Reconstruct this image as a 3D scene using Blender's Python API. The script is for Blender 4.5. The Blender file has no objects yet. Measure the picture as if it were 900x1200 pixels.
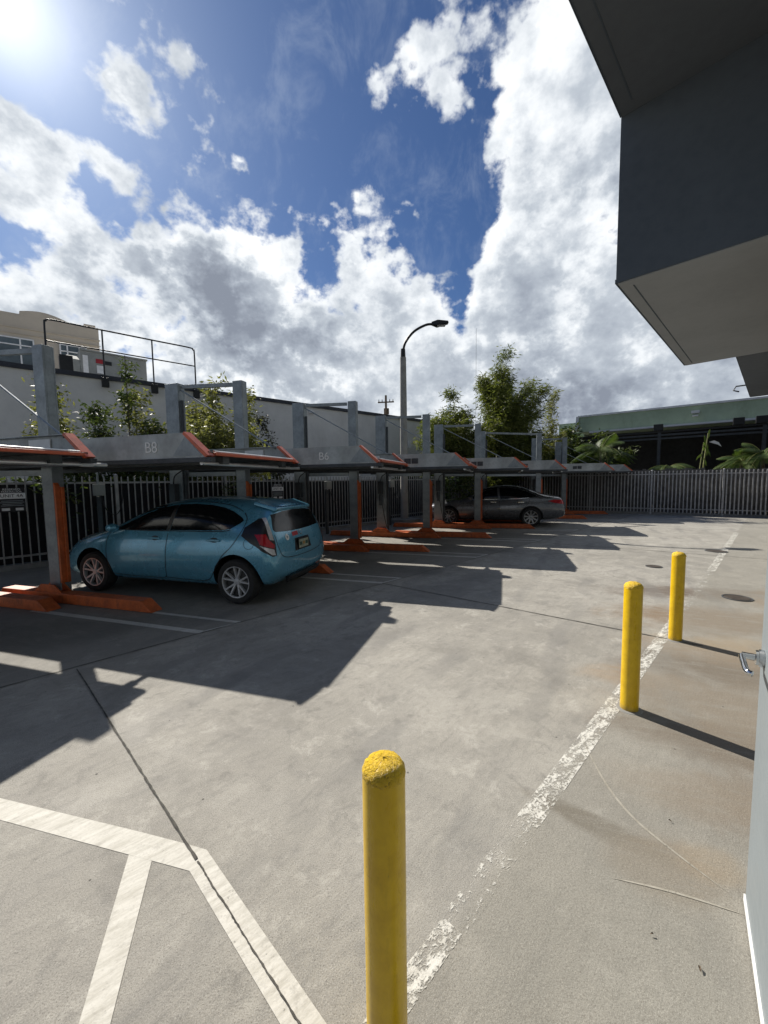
import bpy, bmesh, math, random
import numpy as np
from mathutils import Vector, Matrix
from mathutils.bvhtree import BVHTree
from mathutils.geometry import delaunay_2d_cdt
random.seed(4); RNG = np.random.default_rng(7)
S = bpy.context.scene; COL = S.collection
R = math.radians
# ------------------------------------------------------------------ helpers
def srgb(r, g, b):
    f = lambda c: (c/12.92 if c <= .04045 else ((c+.055)/1.055)**2.4)
    return (f(r/255), f(g/255), f(b/255), 1)
def tag(o, label=None, cat=None, group=None, kind=None):
    if label: o['label'] = label
    if cat: o['category'] = cat
    if group: o['group'] = group
    if kind: o['kind'] = kind
    return o
def empty(name, loc=(0, 0, 0), rz=0, label=None, cat=None, group=None):
    o = bpy.data.objects.new(name, None); COL.objects.link(o)
    o.location = loc; o.rotation_euler = (0, 0, rz); o.empty_display_size = .2
    return tag(o, label, cat, group)
def copy_tree(o, parent=None):
    c = o.copy(); COL.objects.link(c)
    if parent: c.parent = parent
    for ch in list(o.children): copy_tree(ch, c)
    return c
class MB:
    def __init__(s): s.v = []; s.f = []; s.m = []
    def add(s, vs, fs, mi=0):
        n = len(s.v); s.v += [tuple(v) for v in vs]; s.f += [tuple(i+n for i in f) for f in fs]; s.m += [mi]*len(fs); return s
    def hexa(s, p, mi=0):      # 4 bottom, 4 top (ccw)
        return s.add(p, [(3, 2, 1, 0), (4, 5, 6, 7), (0, 1, 5, 4), (1, 2, 6, 5), (2, 3, 7, 6), (3, 0, 4, 7)], mi)
    def box(s, c, d, mi=0, rz=0):
        x, y, z = c; a, b, h = d[0]/2, d[1]/2, d[2]/2; q = []
        for zz in (-h, h):
            for (i, j) in ((-a, -b), (a, -b), (a, b), (-a, b)):
                q.append((x+i*math.cos(rz)-j*math.sin(rz), y+i*math.sin(rz)+j*math.cos(rz), z+zz))
        return s.hexa(q, mi)
    def b2(s, x0, x1, y0, y1, z0, z1, mi=0): return s.box(((x0+x1)/2, (y0+y1)/2, (z0+z1)/2), (x1-x0, y1-y0, z1-z0), mi)
    def prism(s, pts, ax, t0, t1, mi=0):   # pts polygon in the plane normal to ax
        def P(a, b, t): return {'x': (t, a, b), 'y': (a, t, b), 'z': (a, b, t)}[ax]
        n = len(pts); vs = [P(a, b, t0) for a, b in pts]+[P(a, b, t1) for a, b in pts]
        fs = [tuple(range(n))[::-1], tuple(range(n, 2*n))]+[(i, (i+1) % n, n+(i+1) % n, n+i) for i in range(n)]
        return s.add(vs, fs, mi)
    def cyl(s, p0, p1, r0, r1=None, n=16, mi=0, cap=True):
        r1 = r0 if r1 is None else r1; p0 = Vector(p0); p1 = Vector(p1); d = (p1-p0).normalized()
        u = d.orthogonal().normalized(); w = d.cross(u); vs = []
        for p, r in ((p0, r0), (p1, r1)):
            for i in range(n):
                a = 2*math.pi*i/n; vs.append(p+u*math.cos(a)*r+w*math.sin(a)*r)
        fs = [(i, (i+1) % n, n+(i+1) % n, n+i) for i in range(n)]
        if cap: fs += [tuple(range(n))[::-1], tuple(range(n, 2*n))]
        return s.add(vs, fs, mi)
    def tube(s, pts, r, n=8, mi=0):
        pts = [Vector(p) for p in pts]; rs = r if isinstance(r, (list, tuple)) else [r]*len(pts); vs = []; prev = None
        for i, p in enumerate(pts):
            d = (pts[min(i+1, len(pts)-1)]-pts[max(i-1, 0)]).normalized()
            u = d.orthogonal().normalized() if prev is None else (prev-d*prev.dot(d)).normalized()
            prev = u; w = d.cross(u)
            for k in range(n):
                a = 2*math.pi*k/n; vs.append(p+(u*math.cos(a)+w*math.sin(a))*rs[i])
        fs = []
        for i in range(len(pts)-1):
            for k in range(n):
                fs.append((i*n+k, i*n+(k+1) % n, (i+1)*n+(k+1) % n, (i+1)*n+k))
        fs += [tuple(range(n))[::-1], tuple(range((len(pts)-1)*n, len(pts)*n))]
        return s.add(vs, fs, mi)
    def lathe(s, prof, c=(0, 0, 0), n=40, mi=0, axis='z'):
        vs = []; m = len(prof)
        for i in range(n):
            a = 2*math.pi*i/n; ca, sa = math.cos(a), math.sin(a)
            for r, z in prof:
                if axis == 'z': vs.append((c[0]+r*ca, c[1]+r*sa, c[2]+z))
                else: vs.append((c[0]+r*ca, c[1]+z, c[2]+r*sa))
        fs = []
        for i in range(n):
            for j in range(m-1):
                fs.append((i*m+j, ((i+1) % n)*m+j, ((i+1) % n)*m+j+1, i*m+j+1))
        return s.add(vs, fs, mi)
    def build(s, name, mats, parent=None, smooth=False, bevel=0, loc=None, sub=0, angle=40):
        me = bpy.data.meshes.new(name); me.from_pydata(s.v, [], s.f)
        if not isinstance(mats, (list, tuple)): mats = [mats]
        for m in mats: me.materials.append(m)
        me.polygons.foreach_set('material_index', s.m)
        bm = bmesh.new(); bm.from_mesh(me); bmesh.ops.recalc_face_normals(bm, faces=bm.faces[:]); bm.to_mesh(me); bm.free()
        o = bpy.data.objects.new(name, me); COL.objects.link(o)
        if parent: o.parent = parent
        if loc: o.location = loc
        if smooth:
            me.polygons.foreach_set('use_smooth', [True]*len(me.polygons))
            me.set_sharp_from_angle(angle=R(angle))
        if bevel:
            b = o.modifiers.new('b', 'BEVEL'); b.width = bevel; b.segments = 2; b.limit_method = 'ANGLE'; b.angle_limit = R(35)
        return o
def struct(name, mb, m, **k): return tag(mb.build(name, m, **k), kind='structure')
def text_mesh(name, txt, size, mat, parent, M, depth=.002, align='CENTER', sp=1.0):
    cu = bpy.data.curves.new(name, 'FONT'); cu.body = txt; cu.size = size; cu.extrude = depth; cu.align_x = align; cu.align_y = 'CENTER'; cu.space_character = sp
    t = bpy.data.objects.new('tmp', cu); COL.objects.link(t)
    dg = bpy.context.evaluated_depsgraph_get(); me = bpy.data.meshes.new_from_object(t.evaluated_get(dg))
    bpy.data.objects.remove(t); me.name = name; me.materials.clear(); me.materials.append(mat)
    o = bpy.data.objects.new(name, me); COL.objects.link(o); o.parent = parent; o.matrix_local = M
    return o
# ------------------------------------------------------------------ materials
def newmat(name):
    m = bpy.data.materials.new(name); m.use_nodes = True; nt = m.node_tree; nt.nodes.clear(); return m, nt
class N:
    def __init__(s, nt): s.nt = nt
    def n(s, t, **k):
        nd = s.nt.nodes.new(t)
        for a, b in k.items(): setattr(nd, a, b)
        return nd
    def L(s, a, b): s.nt.links.new(a, b)
    def setin(s, inp, v):
        if hasattr(v, 'is_output'): s.L(v, inp)
        else: inp.default_value = v
    def math(s, op, a, b=0., c=None, clamp=False):
        nd = s.n('ShaderNodeMath', operation=op, use_clamp=clamp)
        s.setin(nd.inputs[0], a); s.setin(nd.inputs[1], b)
        if c is not None: s.setin(nd.inputs[2], c)
        return nd.outputs[0]
    def noise(s, vec, scale, detail=6, rough=.55, dist=0., col=False):
        nd = s.n('ShaderNodeTexNoise'); nd.inputs['Scale'].default_value = scale; nd.inputs['Detail'].default_value = detail
        nd.inputs['Roughness'].default_value = rough; nd.inputs['Distortion'].default_value = dist
        if vec is not None: s.L(vec, nd.inputs['Vector'])
        return nd.outputs[1 if col else 0]
    def mr(s, v, a, b, c=0., d=1., smooth=True):
        nd = s.n('ShaderNodeMapRange'); nd.interpolation_type = 'SMOOTHSTEP' if smooth else 'LINEAR'
        s.setin(nd.inputs[0], v); nd.inputs[1].default_value = a; nd.inputs[2].default_value = b; nd.inputs[3].default_value = c; nd.inputs[4].default_value = d
        return nd.outputs[0]
    def mix(s, f, a, b, blend='MIX'):
        nd = s.n('ShaderNodeMix', data_type='RGBA', blend_type=blend)
        s.setin(nd.inputs[0], f); s.setin(nd.inputs[6], a); s.setin(nd.inputs[7], b); return nd.outputs[2]
    def obj(s): return s.n('ShaderNodeTexCoord').outputs['Object']
    def pos(s): return s.n('ShaderNodeNewGeometry').outputs['Position']
    def mapping(s, v, scale=(1, 1, 1), rot=(0, 0, 0), loc=(0, 0, 0)):
        nd = s.n('ShaderNodeMapping'); nd.inputs['Scale'].default_value = scale; nd.inputs['Rotation'].default_value = rot; nd.inputs['Location'].default_value = loc
        s.L(v, nd.inputs[0]); return nd.outputs[0]
    def aniso(s, v, az, sc, loc=(0, 0, 0)):
        return s.mapping(s.mapping(v, (1, 1, 1), (0, 0, R(az-90)), loc), sc)
    def bump(s, h, st=.3, d=.01):
        nd = s.n('ShaderNodeBump'); nd.inputs['Strength'].default_value = st; nd.inputs['Distance'].default_value = d; s.L(h, nd.inputs['Height']); return nd.outputs[0]
    def principled(s, col, rough=.6, metal=0., normal=None, spec=.5, coat=0.):
        p = s.n('ShaderNodeBsdfPrincipled'); s.setin(p.inputs['Base Color'], col); s.setin(p.inputs['Roughness'], rough); s.setin(p.inputs['Metallic'], metal)
        p.inputs['Specular IOR Level'].default_value = spec; p.inputs['Coat Weight'].default_value = coat; p.inputs['Coat Roughness'].default_value = .04
        if normal is not None: s.L(normal, p.inputs['Normal'])
        return p.outputs[0]
    def out(s, sh):
        o = s.n('ShaderNodeOutputMaterial'); s.L(sh, o.inputs[0])
def col4(c): return c if len(c) == 4 else (*c, 1)
def paint(name, c, rough=.5, metal=0., var=.18, scale=6., bump=.08, dirt=None, coat=0., spec=.5, bscale=60):
    m, nt = newmat(name); k = N(nt); v = k.obj(); c = col4(c)
    a = k.noise(v, scale, 8, .6); b = k.noise(v, scale*7, 4, .6)
    f = k.mr(a, .3, .7); lo = tuple(x*(1-var) for x in c[:3])+(1,); hi = tuple(min(1, x*(1+var)) for x in c[:3])+(1,)
    cc = k.mix(f, lo, hi); cc = k.mix(k.math('MULTIPLY', k.mr(b, .45, .75), var*1.2), cc, (0.5*c[0], .5*c[1], .5*c[2], 1))
    if dirt: cc = k.mix(k.math('MULTIPLY', k.mr(k.noise(k.mapping(v, (1, 1, .35)), scale*1.3, 9, .7), .5, .72), dirt[1]), cc, col4(dirt[0]))
    rr = k.mr(b, .2, .8, max(.02, rough-.12), min(1, rough+.12), False)
    nm = k.bump(k.noise(v, bscale, 4, .6), bump, .004) if bump else None
    k.out(k.principled(cc, rr, metal, nm, spec, coat)); return m

CONC = [(.31, .297, .268), (.39, .376, .345)]
def mat_concrete():
    m, nt = newmat('lot_concrete'); k = N(nt); p = k.pos()
    big = k.noise(p, .45, 5, .6, .4); med = k.noise(p, 2.2, 8, .62, .3); fine = k.noise(p, 26, 6, .7); gr = k.noise(p, 190, 3, .75)
    c = k.mix(k.mr(big, .3, .72), (.262, .248, .217, 1), (.375, .356, .315, 1))
    c = k.mix(k.math('MULTIPLY', k.mr(med, .38, .7), .55), c, (.405, .385, .34, 1))
    # broom finish and wipe streaks, running roughly along the aisle
    st = k.noise(k.aniso(p, 43, (2.2, 11, 1)), 2.4, 12, .80, .3)
    c = k.mix(k.math('MULTIPLY', k.mr(st, .47, .74), .55), c, (.17, .165, .152, 1))
    st2 = k.noise(k.aniso(p, 50, (1.2, 4, 1), (3, 1, 0)), 1.5, 12, .80, .5)
    c = k.mix(k.math('MULTIPLY', k.mr(st2, .50, .72), .6), c, (.155, .152, .142, 1))
    # blotches of worn laitance
    bl = k.noise(p, 5.5, 10, .68, .8)
    c = k.mix(k.math('MULTIPLY', k.mr(bl, .52, .68), .55), c, (.20, .193, .175, 1))
    sc1 = k.noise(p, 3.1, 14, .78, .25); sc2 = k.noise(k.mapping(p, loc=(7, 3, 0)), 1.15, 14, .76, .3)
    c = k.mix(k.math('MULTIPLY', k.mr(sc1, .54, .66), .62), c, (.165, .158, .142, 1))
    c = k.mix(k.math('MULTIPLY', k.mr(sc1, .47, .35), .6), c, (.49, .468, .415, 1))
    c = k.mix(k.math('MULTIPLY', k.mr(sc2, .52, .64), .55), c, (.185, .175, .155, 1))
    c = k.mix(k.math('MULTIPLY', k.mr(sc2, .47, .36), .35), c, (.49, .468, .415, 1))
    c = k.mix(k.math('MULTIPLY', k.mr(fine, .45, .75), .35), c, (.20, .19, .17, 1))
    # aggregate speckle
    c = k.mix(k.math('MULTIPLY', k.mr(gr, .53, .66), .75), c, (.11, .10, .085, 1))
    c = k.mix(k.math('MULTIPLY', k.mr(gr, .44, .33), .45), c, (.55, .53, .48, 1))
    sep = k.n('ShaderNodeSeparateXYZ'); k.L(p, sep.inputs[0]); X, Y = sep.outputs[0], sep.outputs[1]
    wob = k.math('MULTIPLY', k.math('SUBTRACT', k.noise(p, 2.2, 7, .65, .5), .5), 1.6)
    strk = k.mr(k.noise(k.aniso(p, 110, (1.2, 6, 1)), 2.6, 10, .76, .4), .30, .54, .35, 1.0)
    def blob(cx, cy, rx, ry, rot, colr, amt, hard=.55):
        nonlocal c
        v = k.mapping(p, (1, 1, 1), (0, 0, 0), (-cx, -cy, 0)); v = k.mapping(v, (1, 1, 1), (0, 0, R(-rot))); v = k.mapping(v, (1/rx, 1/ry, 0))
        ln = k.n('ShaderNodeVectorMath', operation='LENGTH'); k.L(v, ln.inputs[0])
        d = k.math('ADD', ln.outputs['Value'], wob); f = k.math('MULTIPLY', k.mr(d, 1.0+hard/2, 1.0-hard), strk)
        c = k.mix(k.math('MULTIPLY', f, amt), c, col4(colr))
    blob(3.1, 3.05, 1.0, .40, -20, (.11, .072, .042), 1.0)
    blob(2.2, 2.2, .8, .30, -28, (.12, .08, .05), 1.0)
    blob(2.0, 3.1, .45, .2, -20, (.33, .235, .14), .5)
    blob(4.3, 5.4, 1.2, .35, -14, (.12, .088, .065), .85)
    blob(5.6, 4.8, 1.0, .6, 0, (.26, .17, .09), .9)
    blob(3.4, 3.4, 1.0, .35, -25, (.24, .16, .09), .8)
    blob(2.6, 2.5, .9, .5, -25, (.19, .135, .085), .8)
    blob(3.6, 3.6, .7, .25, -12, (.42, .30, .16), .5)
    blob(.98, 1.72, .34, .06, -38, (.10, .078, .052), .9)
    blob(3.9, 4.3, 1.3, .5, -15, (.20, .14, .085), .9)
    blob(1.9, 1.75, .5, .25, -25, (.15, .105, .07), .9)
    blob(1.15, 1.5, .22, .16, 0, (.22, .16, .10), .7)
    blob(1.36, 1.52, .12, .10, 0, (.36, .26, .15), .5)
    blob(.75, 1.25, .5, .35, 20, (.21, .205, .18), .45)
    blob(1.6, 1.9, .5, .2, -25, (.26, .20, .14), .5)
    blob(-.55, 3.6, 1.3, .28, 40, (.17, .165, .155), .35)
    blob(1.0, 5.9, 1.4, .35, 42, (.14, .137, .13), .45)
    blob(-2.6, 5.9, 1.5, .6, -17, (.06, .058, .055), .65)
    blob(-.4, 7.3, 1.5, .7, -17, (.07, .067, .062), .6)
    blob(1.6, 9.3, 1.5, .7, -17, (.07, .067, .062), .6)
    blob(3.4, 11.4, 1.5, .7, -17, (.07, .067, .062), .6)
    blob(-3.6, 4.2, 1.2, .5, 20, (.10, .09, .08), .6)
    # curving tyre marks on the sunny aisle
    v = k.mapping(p, (1, 1, 1), (0, 0, R(-60)))
    wv = k.n('ShaderNodeTexWave', bands_direction='Y'); k.L(v, wv.inputs[0]); wv.inputs['Scale'].default_value = .42; wv.inputs['Distortion'].default_value = 5; wv.inputs['Detail'].default_value = 3; wv.inputs['Detail Scale'].default_value = .6; wv.inputs['Detail Roughness'].default_value = .6
    c = k.mix(k.math('MULTIPLY', k.math('MULTIPLY', k.mr(wv.outputs[1], .80, .97), k.mr(k.noise(p, .8, 4), .42, .62)), .42), c, (.17, .165, .155, 1))
    # stall side of the row joint is darker
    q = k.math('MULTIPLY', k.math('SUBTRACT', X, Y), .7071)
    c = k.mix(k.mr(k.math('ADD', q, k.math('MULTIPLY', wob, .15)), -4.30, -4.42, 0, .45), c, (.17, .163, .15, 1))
    apron = k.mr(k.math('ADD', k.math('SUBTRACT', X, Y), k.math('MULTIPLY', wob, .05)), -1.12, -1.02)
    g2_ = k.noise(p, 120, 5, .85); g3_ = k.noise(p, 340, 2, .7)
    c = k.mix(k.math('MULTIPLY', apron, .45), c, (.225, .213, .178, 1))
    c = k.mix(k.math('MULTIPLY', k.math('MULTIPLY', apron, k.mr(g2_, .50, .68)), .75), c, (.12, .105, .085, 1))
    c = k.mix(k.math('MULTIPLY', k.math('MULTIPLY', apron, k.mr(g2_, .45, .32)), .5), c, (.52, .49, .42, 1))
    c = k.mix(k.math('MULTIPLY', k.mr(g3_, .52, .66), .4), c, (.15, .14, .12, 1)); c = k.mix(k.math('MULTIPLY', k.mr(g3_, .44, .32), .3), c, (.56, .54, .49, 1))
    # pits
    pv = k.n('ShaderNodeTexVoronoi'); k.L(p, pv.inputs[0]); pv.inputs['Scale'].default_value = 7.5; pv.inputs['Randomness'].default_value = 1
    pr_ = k.n('ShaderNodeSeparateColor'); k.L(pv.outputs['Color'], pr_.inputs[0])
    c = k.mix(k.math('MULTIPLY', k.math('MULTIPLY', k.mr(pv.outputs['Distance'], .055, .035), k.mr(pr_.outputs[0], .66, .68)), .85), c, (.05, .045, .04, 1))
    # hairline crack
    vo = k.n('ShaderNodeTexVoronoi', feature='DISTANCE_TO_EDGE'); k.L(k.mix(.35, p, k.noise(p, 1.7, 6, .7, 0, True)), vo.inputs[0]); vo.inputs['Scale'].default_value = .62
    c = k.mix(k.math('MULTIPLY', k.math('MULTIPLY', k.mr(vo.outputs[0], .0035, .0008), k.mr(big, .5, .62)), .7), c, (.12, .115, .1, 1))
    h = k.math('ADD', k.math('MULTIPLY', gr, .6), k.math('ADD', k.math('MULTIPLY', fine, .8), st))
    nd = k.bump(h, .45, .006)
    k.out(k.principled(c, k.mr(med, .3, .7, .72, .92), 0, nd, .35)); return m
def mat_linepaint(name='line_paint', wear=.5, c=(.72, .70, .64)):
    m, nt = newmat(name); k = N(nt); p = k.pos()
    w = k.noise(p, 9, 10, .72, .4); w2 = k.noise(k.aniso(p, 52, (2.0, 12, 1)), 2.5, 9, .78)
    g = k.noise(p, 90, 4, .7)
    f = k.math('ADD', k.math('MULTIPLY', w, .38), k.math('ADD', k.math('MULTIPLY', w2, .28), k.math('MULTIPLY', k.noise(p, 55, 6, .75, .6), .50)))
    cc = k.mix(k.mr(w2, .35, .7), col4(c), (c[0]*.68, c[1]*.67, c[2]*.64, 1)); cc = k.mix(k.math('MULTIPLY', k.mr(g, .5, .7), .35), cc, (.36, .34, .3, 1))
    ds = k.noise(p, 12, 12, .8, .3); cc = k.mix(k.math('MULTIPLY', k.mr(ds, .52, .68), .6), cc, (.30, .285, .25, 1)); cc = k.mix(k.math('MULTIPLY', k.mr(k.noise(k.aniso(p, 52, (2.5, 9, 1)), 6, 10, .8), .60, .66), .75), cc, (.24, .225, .2, 1))
    t = k.n('ShaderNodeBsdfTransparent'); mx = k.n('ShaderNodeMixShader')
    k.L(k.mr(f, wear+.04, wear+.11), mx.inputs[0]); k.L(k.principled(cc, .7, 0, k.bump(g, .3, .004), .3), mx.inputs[1]); k.L(t.outputs[0], mx.inputs[2])
    k.out(mx.outputs[0]); return m
def mat_leaf(name, c1, c2, trans=.45):
    m, nt = newmat(name); k = N(nt); p = k.pos()
    c = k.mix(k.mr(k.noise(p, 2.3, 4, .6), .35, .65), col4(c1), col4(c2)); c = k.mix(k.mr(k.noise(p, 30, 2, .6), .35, .65, 0, .5), c, col4([x*.45 for x in c1]))
    pr = k.principled(c, .5, 0, None, .35); tr = k.n('ShaderNodeBsdfTranslucent'); k.L(k.mix(1.0, c, (.95, 1.0, .55, 1), 'MULTIPLY'), tr.inputs[0])
    mx = k.n('ShaderNodeMixShader'); mx.inputs[0].default_value = trans; k.L(pr, mx.inputs[1]); k.L(tr.outputs[0], mx.inputs[2]); k.out(mx.outputs[0]); return m
M = {}
M['conc'] = mat_concrete()
M['line'] = mat_linepaint('line_paint', .63, (.62, .60, .54)); M['line_worn'] = mat_linepaint('line_paint_worn', .510, (.66, .645, .59)); M['line_gone'] = mat_linepaint('line_paint_very_worn', .455, (.66, .645, .59))
M['line_grey'] = mat_linepaint('stall_line_paint', .62, (.60, .59, .555))
M['joint'] = paint('joint_dirt', (.07, .065, .055), .9, 0, .5, 20)
M['scratch'] = mat_linepaint('scratch', .60, (.38, .355, .30))
def mat_yellow():
    m, nt = newmat('bollard_yellow'); k = N(nt); v = k.obj()
    n = k.noise(v, 14, 8, .65); n2 = k.noise(k.mapping(v, (1, 1, .2)), 30, 6, .7)
    c = k.mix(k.mr(n, .3, .7), (.66, .41, .005, 1), (.78, .51, .010, 1)); c = k.mix(k.math('MULTIPLY', k.mr(n2, .55, .75), .35), c, (.35, .20, .01, 1))
    sep = k.n('ShaderNodeSeparateXYZ'); k.L(v, sep.inputs[0])
    c = k.mix(k.math('MULTIPLY', k.mr(k.math('ADD', sep.outputs[2], k.math('MULTIPLY', n, .06)), .08, .03), .6), c, (.20, .15, .07, 1))
    sf = k.noise(k.mapping(v, (1, 1, .5)), 38, 10, .8, .6); sg_ = k.noise(k.mapping(v, (1, 1, 3.5), (R(12), 0, 0)), 16, 10, .8)
    c = k.mix(k.math('MULTIPLY', k.mr(sf, .64, .68), .8), c, (.20, .13, .03, 1)); c = k.mix(k.math('MULTIPLY', k.mr(sg_, .63, .70), .6), c, (.10, .075, .03, 1))
    k.out(k.principled(c, k.mr(n2, .3, .7, .25, .42), 0, k.bump(k.noise(v, 35, 4, .6), .12, .004), .5)); return m
M['yellow'] = mat_yellow()
def mat_yellowcap():
    m, nt = newmat('bollard_cap_yellow'); k = N(nt); v = k.obj()
    n = k.noise(v, 90, 6, .7, 1.0); c = k.mix(k.mr(n, .34, .46), (.42, .22, .006, 1), (.92, .60, .02, 1))
    k.out(k.principled(c, .4, 0, k.bump(n, 1.0, .012), .5)); return m
M['yellowcap'] = mat_yellowcap()
M['galv'] = paint('lift_grey_steel', (.25, .28, .295), .5, .35, .22, 4, .1, ((.30, .32, .32), .5))
M['galv_d'] = paint('lift_dark_steel', (.055, .062, .068), .55, .3, .25, 5)
M['deck'] = paint('deck_steel', (.07, .078, .08), .5, .4, .2, 5)
M['wallsteel'] = paint('platform_side_steel', (.40, .425, .42), .55, .15, .20, 3, .06, ((.24, .23, .21), .55))
M['orange'] = paint('orange_steel', (.52, .115, .028), .5, 0, .22, 7, .1, ((.09, .04, .025), .6))
M['orange_b'] = paint('orange_flange', (.60, .13, .06), .45, 0, .15, 7, .1, ((.2, .08, .05), .4))
M['silver'] = paint('galvanised_tube', (.62, .64, .64), .35, .6, .12, 9)
M['black'] = paint('black_metal', (.014, .015, .016), .5, .2, .2, 10)
M['rubber'] = paint('rubber', (.018, .018, .018), .8, 0, .2, 20)
M['stucco'] = paint('stucco_wall_paint', (.68, .67, .64), .9, 0, .08, .8, .35, ((.52, .50, .47), .5), bscale=30)
M['stucco_cap'] = paint('dark_wall_cap', (.03, .034, .045), .6, 0, .2, 3)
M['beige'] = paint('beige_wall', (.52, .455, .36), .9, 0, .06, 1, .2)
M['green'] = paint('green_fascia', (.36, .45, .32), .8, 0, .12, .8, .15, ((.20, .26, .18), .6))
M['white'] = paint('white_trim', (.72, .73, .72), .5, 0, .08, 3)
M['whitep'] = paint('white_plate', (.78, .78, .76), .5, 0, .08, 9)
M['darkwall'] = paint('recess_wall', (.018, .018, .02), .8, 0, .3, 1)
M['bld'] = paint('slate_render', (.095, .112, .128), .85, 0, .07, 1.2, .15, None)
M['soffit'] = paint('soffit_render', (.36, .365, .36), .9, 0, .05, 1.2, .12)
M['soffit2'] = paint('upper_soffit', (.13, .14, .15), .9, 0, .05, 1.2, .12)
M['door'] = paint('door_paint', (.205, .235, .25), .45, 0, .05, 3, .05)
M['chrome'] = paint('brushed_chrome', (.62, .62, .62), .16, 1, .06, 30, .02)
M['picket'] = paint('picket_aluminium', (.30, .30, .29), .5, .2, .2, 8)
M['picket_r'] = paint('picket_grey', (.42, .42, .42), .55, .2, .2, 8)
M['mesh_d'] = paint('privacy_screen', (.006, .0065, .009), .9, 0, .4, 3)
M['board'] = paint('weathered_boards', (.115, .11, .105), .85, 0, .35, 4, .3, ((.03, .03, .03), .6))
M['pole'] = paint('concrete_pole', (.30, .29, .26), .8, 0, .14, 5, .25)
M['glass'] = paint('dark_glass', (.006, .007, .008), .07, 0, .1, 4, 0, None, 0, .35)
M['winglass'] = paint('window_glass', (.10, .13, .145), .08, .1, .3, 1.2, 0)
M['hvac'] = paint('hvac_grey', (.30, .31, .29), .9, .1, .1, 3)
M['red'] = paint('red_plate', (.35, .02, .03), .5)
M['signblack'] = paint('sign_black', (.012, .012, .014), .5)
M['bark'] = paint('bark', (.10, .075, .05), .9, 0, .3, 14, .4)
M['culm'] = paint('bamboo_culm', (.16, .17, .05), .6, 0, .3, 9)
M['leaf_b'] = mat_leaf('bamboo_leaf', (.11, .14, .035), (.22, .235, .07), .5)
M['leaf_y'] = mat_leaf('yellow_green_leaf', (.17, .185, .06), (.34, .33, .13), .45)
M['leaf_d'] = mat_leaf('dark_leaf', (.055, .085, .025), (.12, .15, .045), .4)
M['leaf_p'] = mat_leaf('palm_leaf', (.05, .09, .022), (.12, .17, .045), .4)
M['leaf_v'] = mat_leaf('dry_vine_leaf', (.05, .05, .03), (.10, .09, .05), .3)
M['hub'] = paint('brake_disc', (.05, .05, .05), .5, .6)
M['rim'] = paint('alloy_rim', (.50, .51, .52), .35, .35, .08, 12)
M['rim_d'] = paint('alloy_rim_dark', (.38, .385, .39), .3, .8, .08, 12)
def carpaint(name, c, c2):
    m, nt = newmat(name); k = N(nt); v = k.obj(); lw = k.n('ShaderNodeLayerWeight'); lw.inputs[0].default_value = .35
    cc = k.mix(lw.outputs[1], col4(c), col4(c2)); d = k.noise(v, 2.5, 8, .7); cc = k.mix(k.mr(d, .5, .8, 0, .15), cc, (.2, .19, .17, 1))
    k.out(k.principled(cc, k.mr(d, .3, .8, .22, .38), .35, None, .5, .8)); return m
M['blue'] = carpaint('blue_car_paint', (.12, .36, .50), (.08, .27, .40))
M['grey'] = carpaint('grey_car_paint', (.13, .135, .145), (.08, .083, .09))
M['trim'] = paint('black_trim', (.01, .01, .011), .35, 0, .1, 8, 0)
M['tail_r'] = paint('red_lens', (.36, .012, .018), .12, 0, .1, 8, 0)
M['tail_w'] = paint('clear_lens', (.55, .53, .52), .12, .2, .15, 20, 0)
M['cover'] = paint('rusty_cover', (.055, .042, .032), .7, .2, .3, 14, .3)
M['fence_conc'] = paint('curb_concrete', (.24, .235, .22), .85, 0, .15, 4, .2)

# ------------------------------------------------------------------ camera
F, H0, ROLL, EYE = 460., 564., R(.75), 1.62
P = math.atan((600-H0)/F)
cam = bpy.data.cameras.new('camera'); co = bpy.data.objects.new('camera', cam); COL.objects.link(co); S.camera = co
cam.sensor_fit = 'HORIZONTAL'; cam.sensor_width = 36; cam.lens = 36*F/900; cam.clip_start = .02; cam.clip_end = 2000
fwd = Vector((0, math.cos(P), -math.sin(P))); up0 = Vector((0, math.sin(P), math.cos(P))); rt0 = Vector((1, 0, 0))
rt = rt0*math.cos(ROLL)-up0*math.sin(ROLL); up = up0*math.cos(ROLL)+rt0*math.sin(ROLL)
co.matrix_world = Matrix(((rt.x, up.x, -fwd.x, 0), (rt.y, up.y, -fwd.y, 0), (rt.z, up.z, -fwd.z, EYE), (0, 0, 0, 1)))
S.render.resolution_x = 768; S.render.resolution_y = 1024
# ------------------------------------------------------------------ sun and sky
SUN_AZ, SUN_EL = -41.3, 40.5
sd = Vector((math.sin(R(SUN_AZ))*math.cos(R(SUN_EL)), math.cos(R(SUN_AZ))*math.cos(R(SUN_EL)), math.sin(R(SUN_EL))))
sun = bpy.data.lights.new('sun', 'SUN'); sun.energy = 5.0; sun.angle = R(.55); sun.color = (1, .945, .86)
so = bpy.data.objects.new('sun', sun); COL.objects.link(so); so.rotation_euler = sd.to_track_quat('Z', 'Y').to_euler(); so.location = (0, 0, 30)
W = bpy.data.worlds.new('World'); S.world = W; W.use_nodes = True; W.node_tree.nodes.clear(); k = N(W.node_tree)
sky = k.n('ShaderNodeTexSky', sky_type='NISHITA'); sky.sun_disc = False; sky.sun_elevation = R(SUN_EL); sky.sun_rotation = R(SUN_AZ); sky.air_density = 1.0; sky.dust_density = .6; sky.ozone_density = 2.0
d = k.n('ShaderNodeTexCoord').outputs['Generated']
def dot(v, c):
    nd = k.n('ShaderNodeVectorMath', operation='DOT_PRODUCT'); k.L(v, nd.inputs[0]); nd.inputs[1].default_value = Vector(c).normalized(); return nd.outputs['Value']
sepd = k.n('ShaderNodeSeparateXYZ'); k.L(d, sepd.inputs[0]); DZ = sepd.outputs[2]
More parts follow.
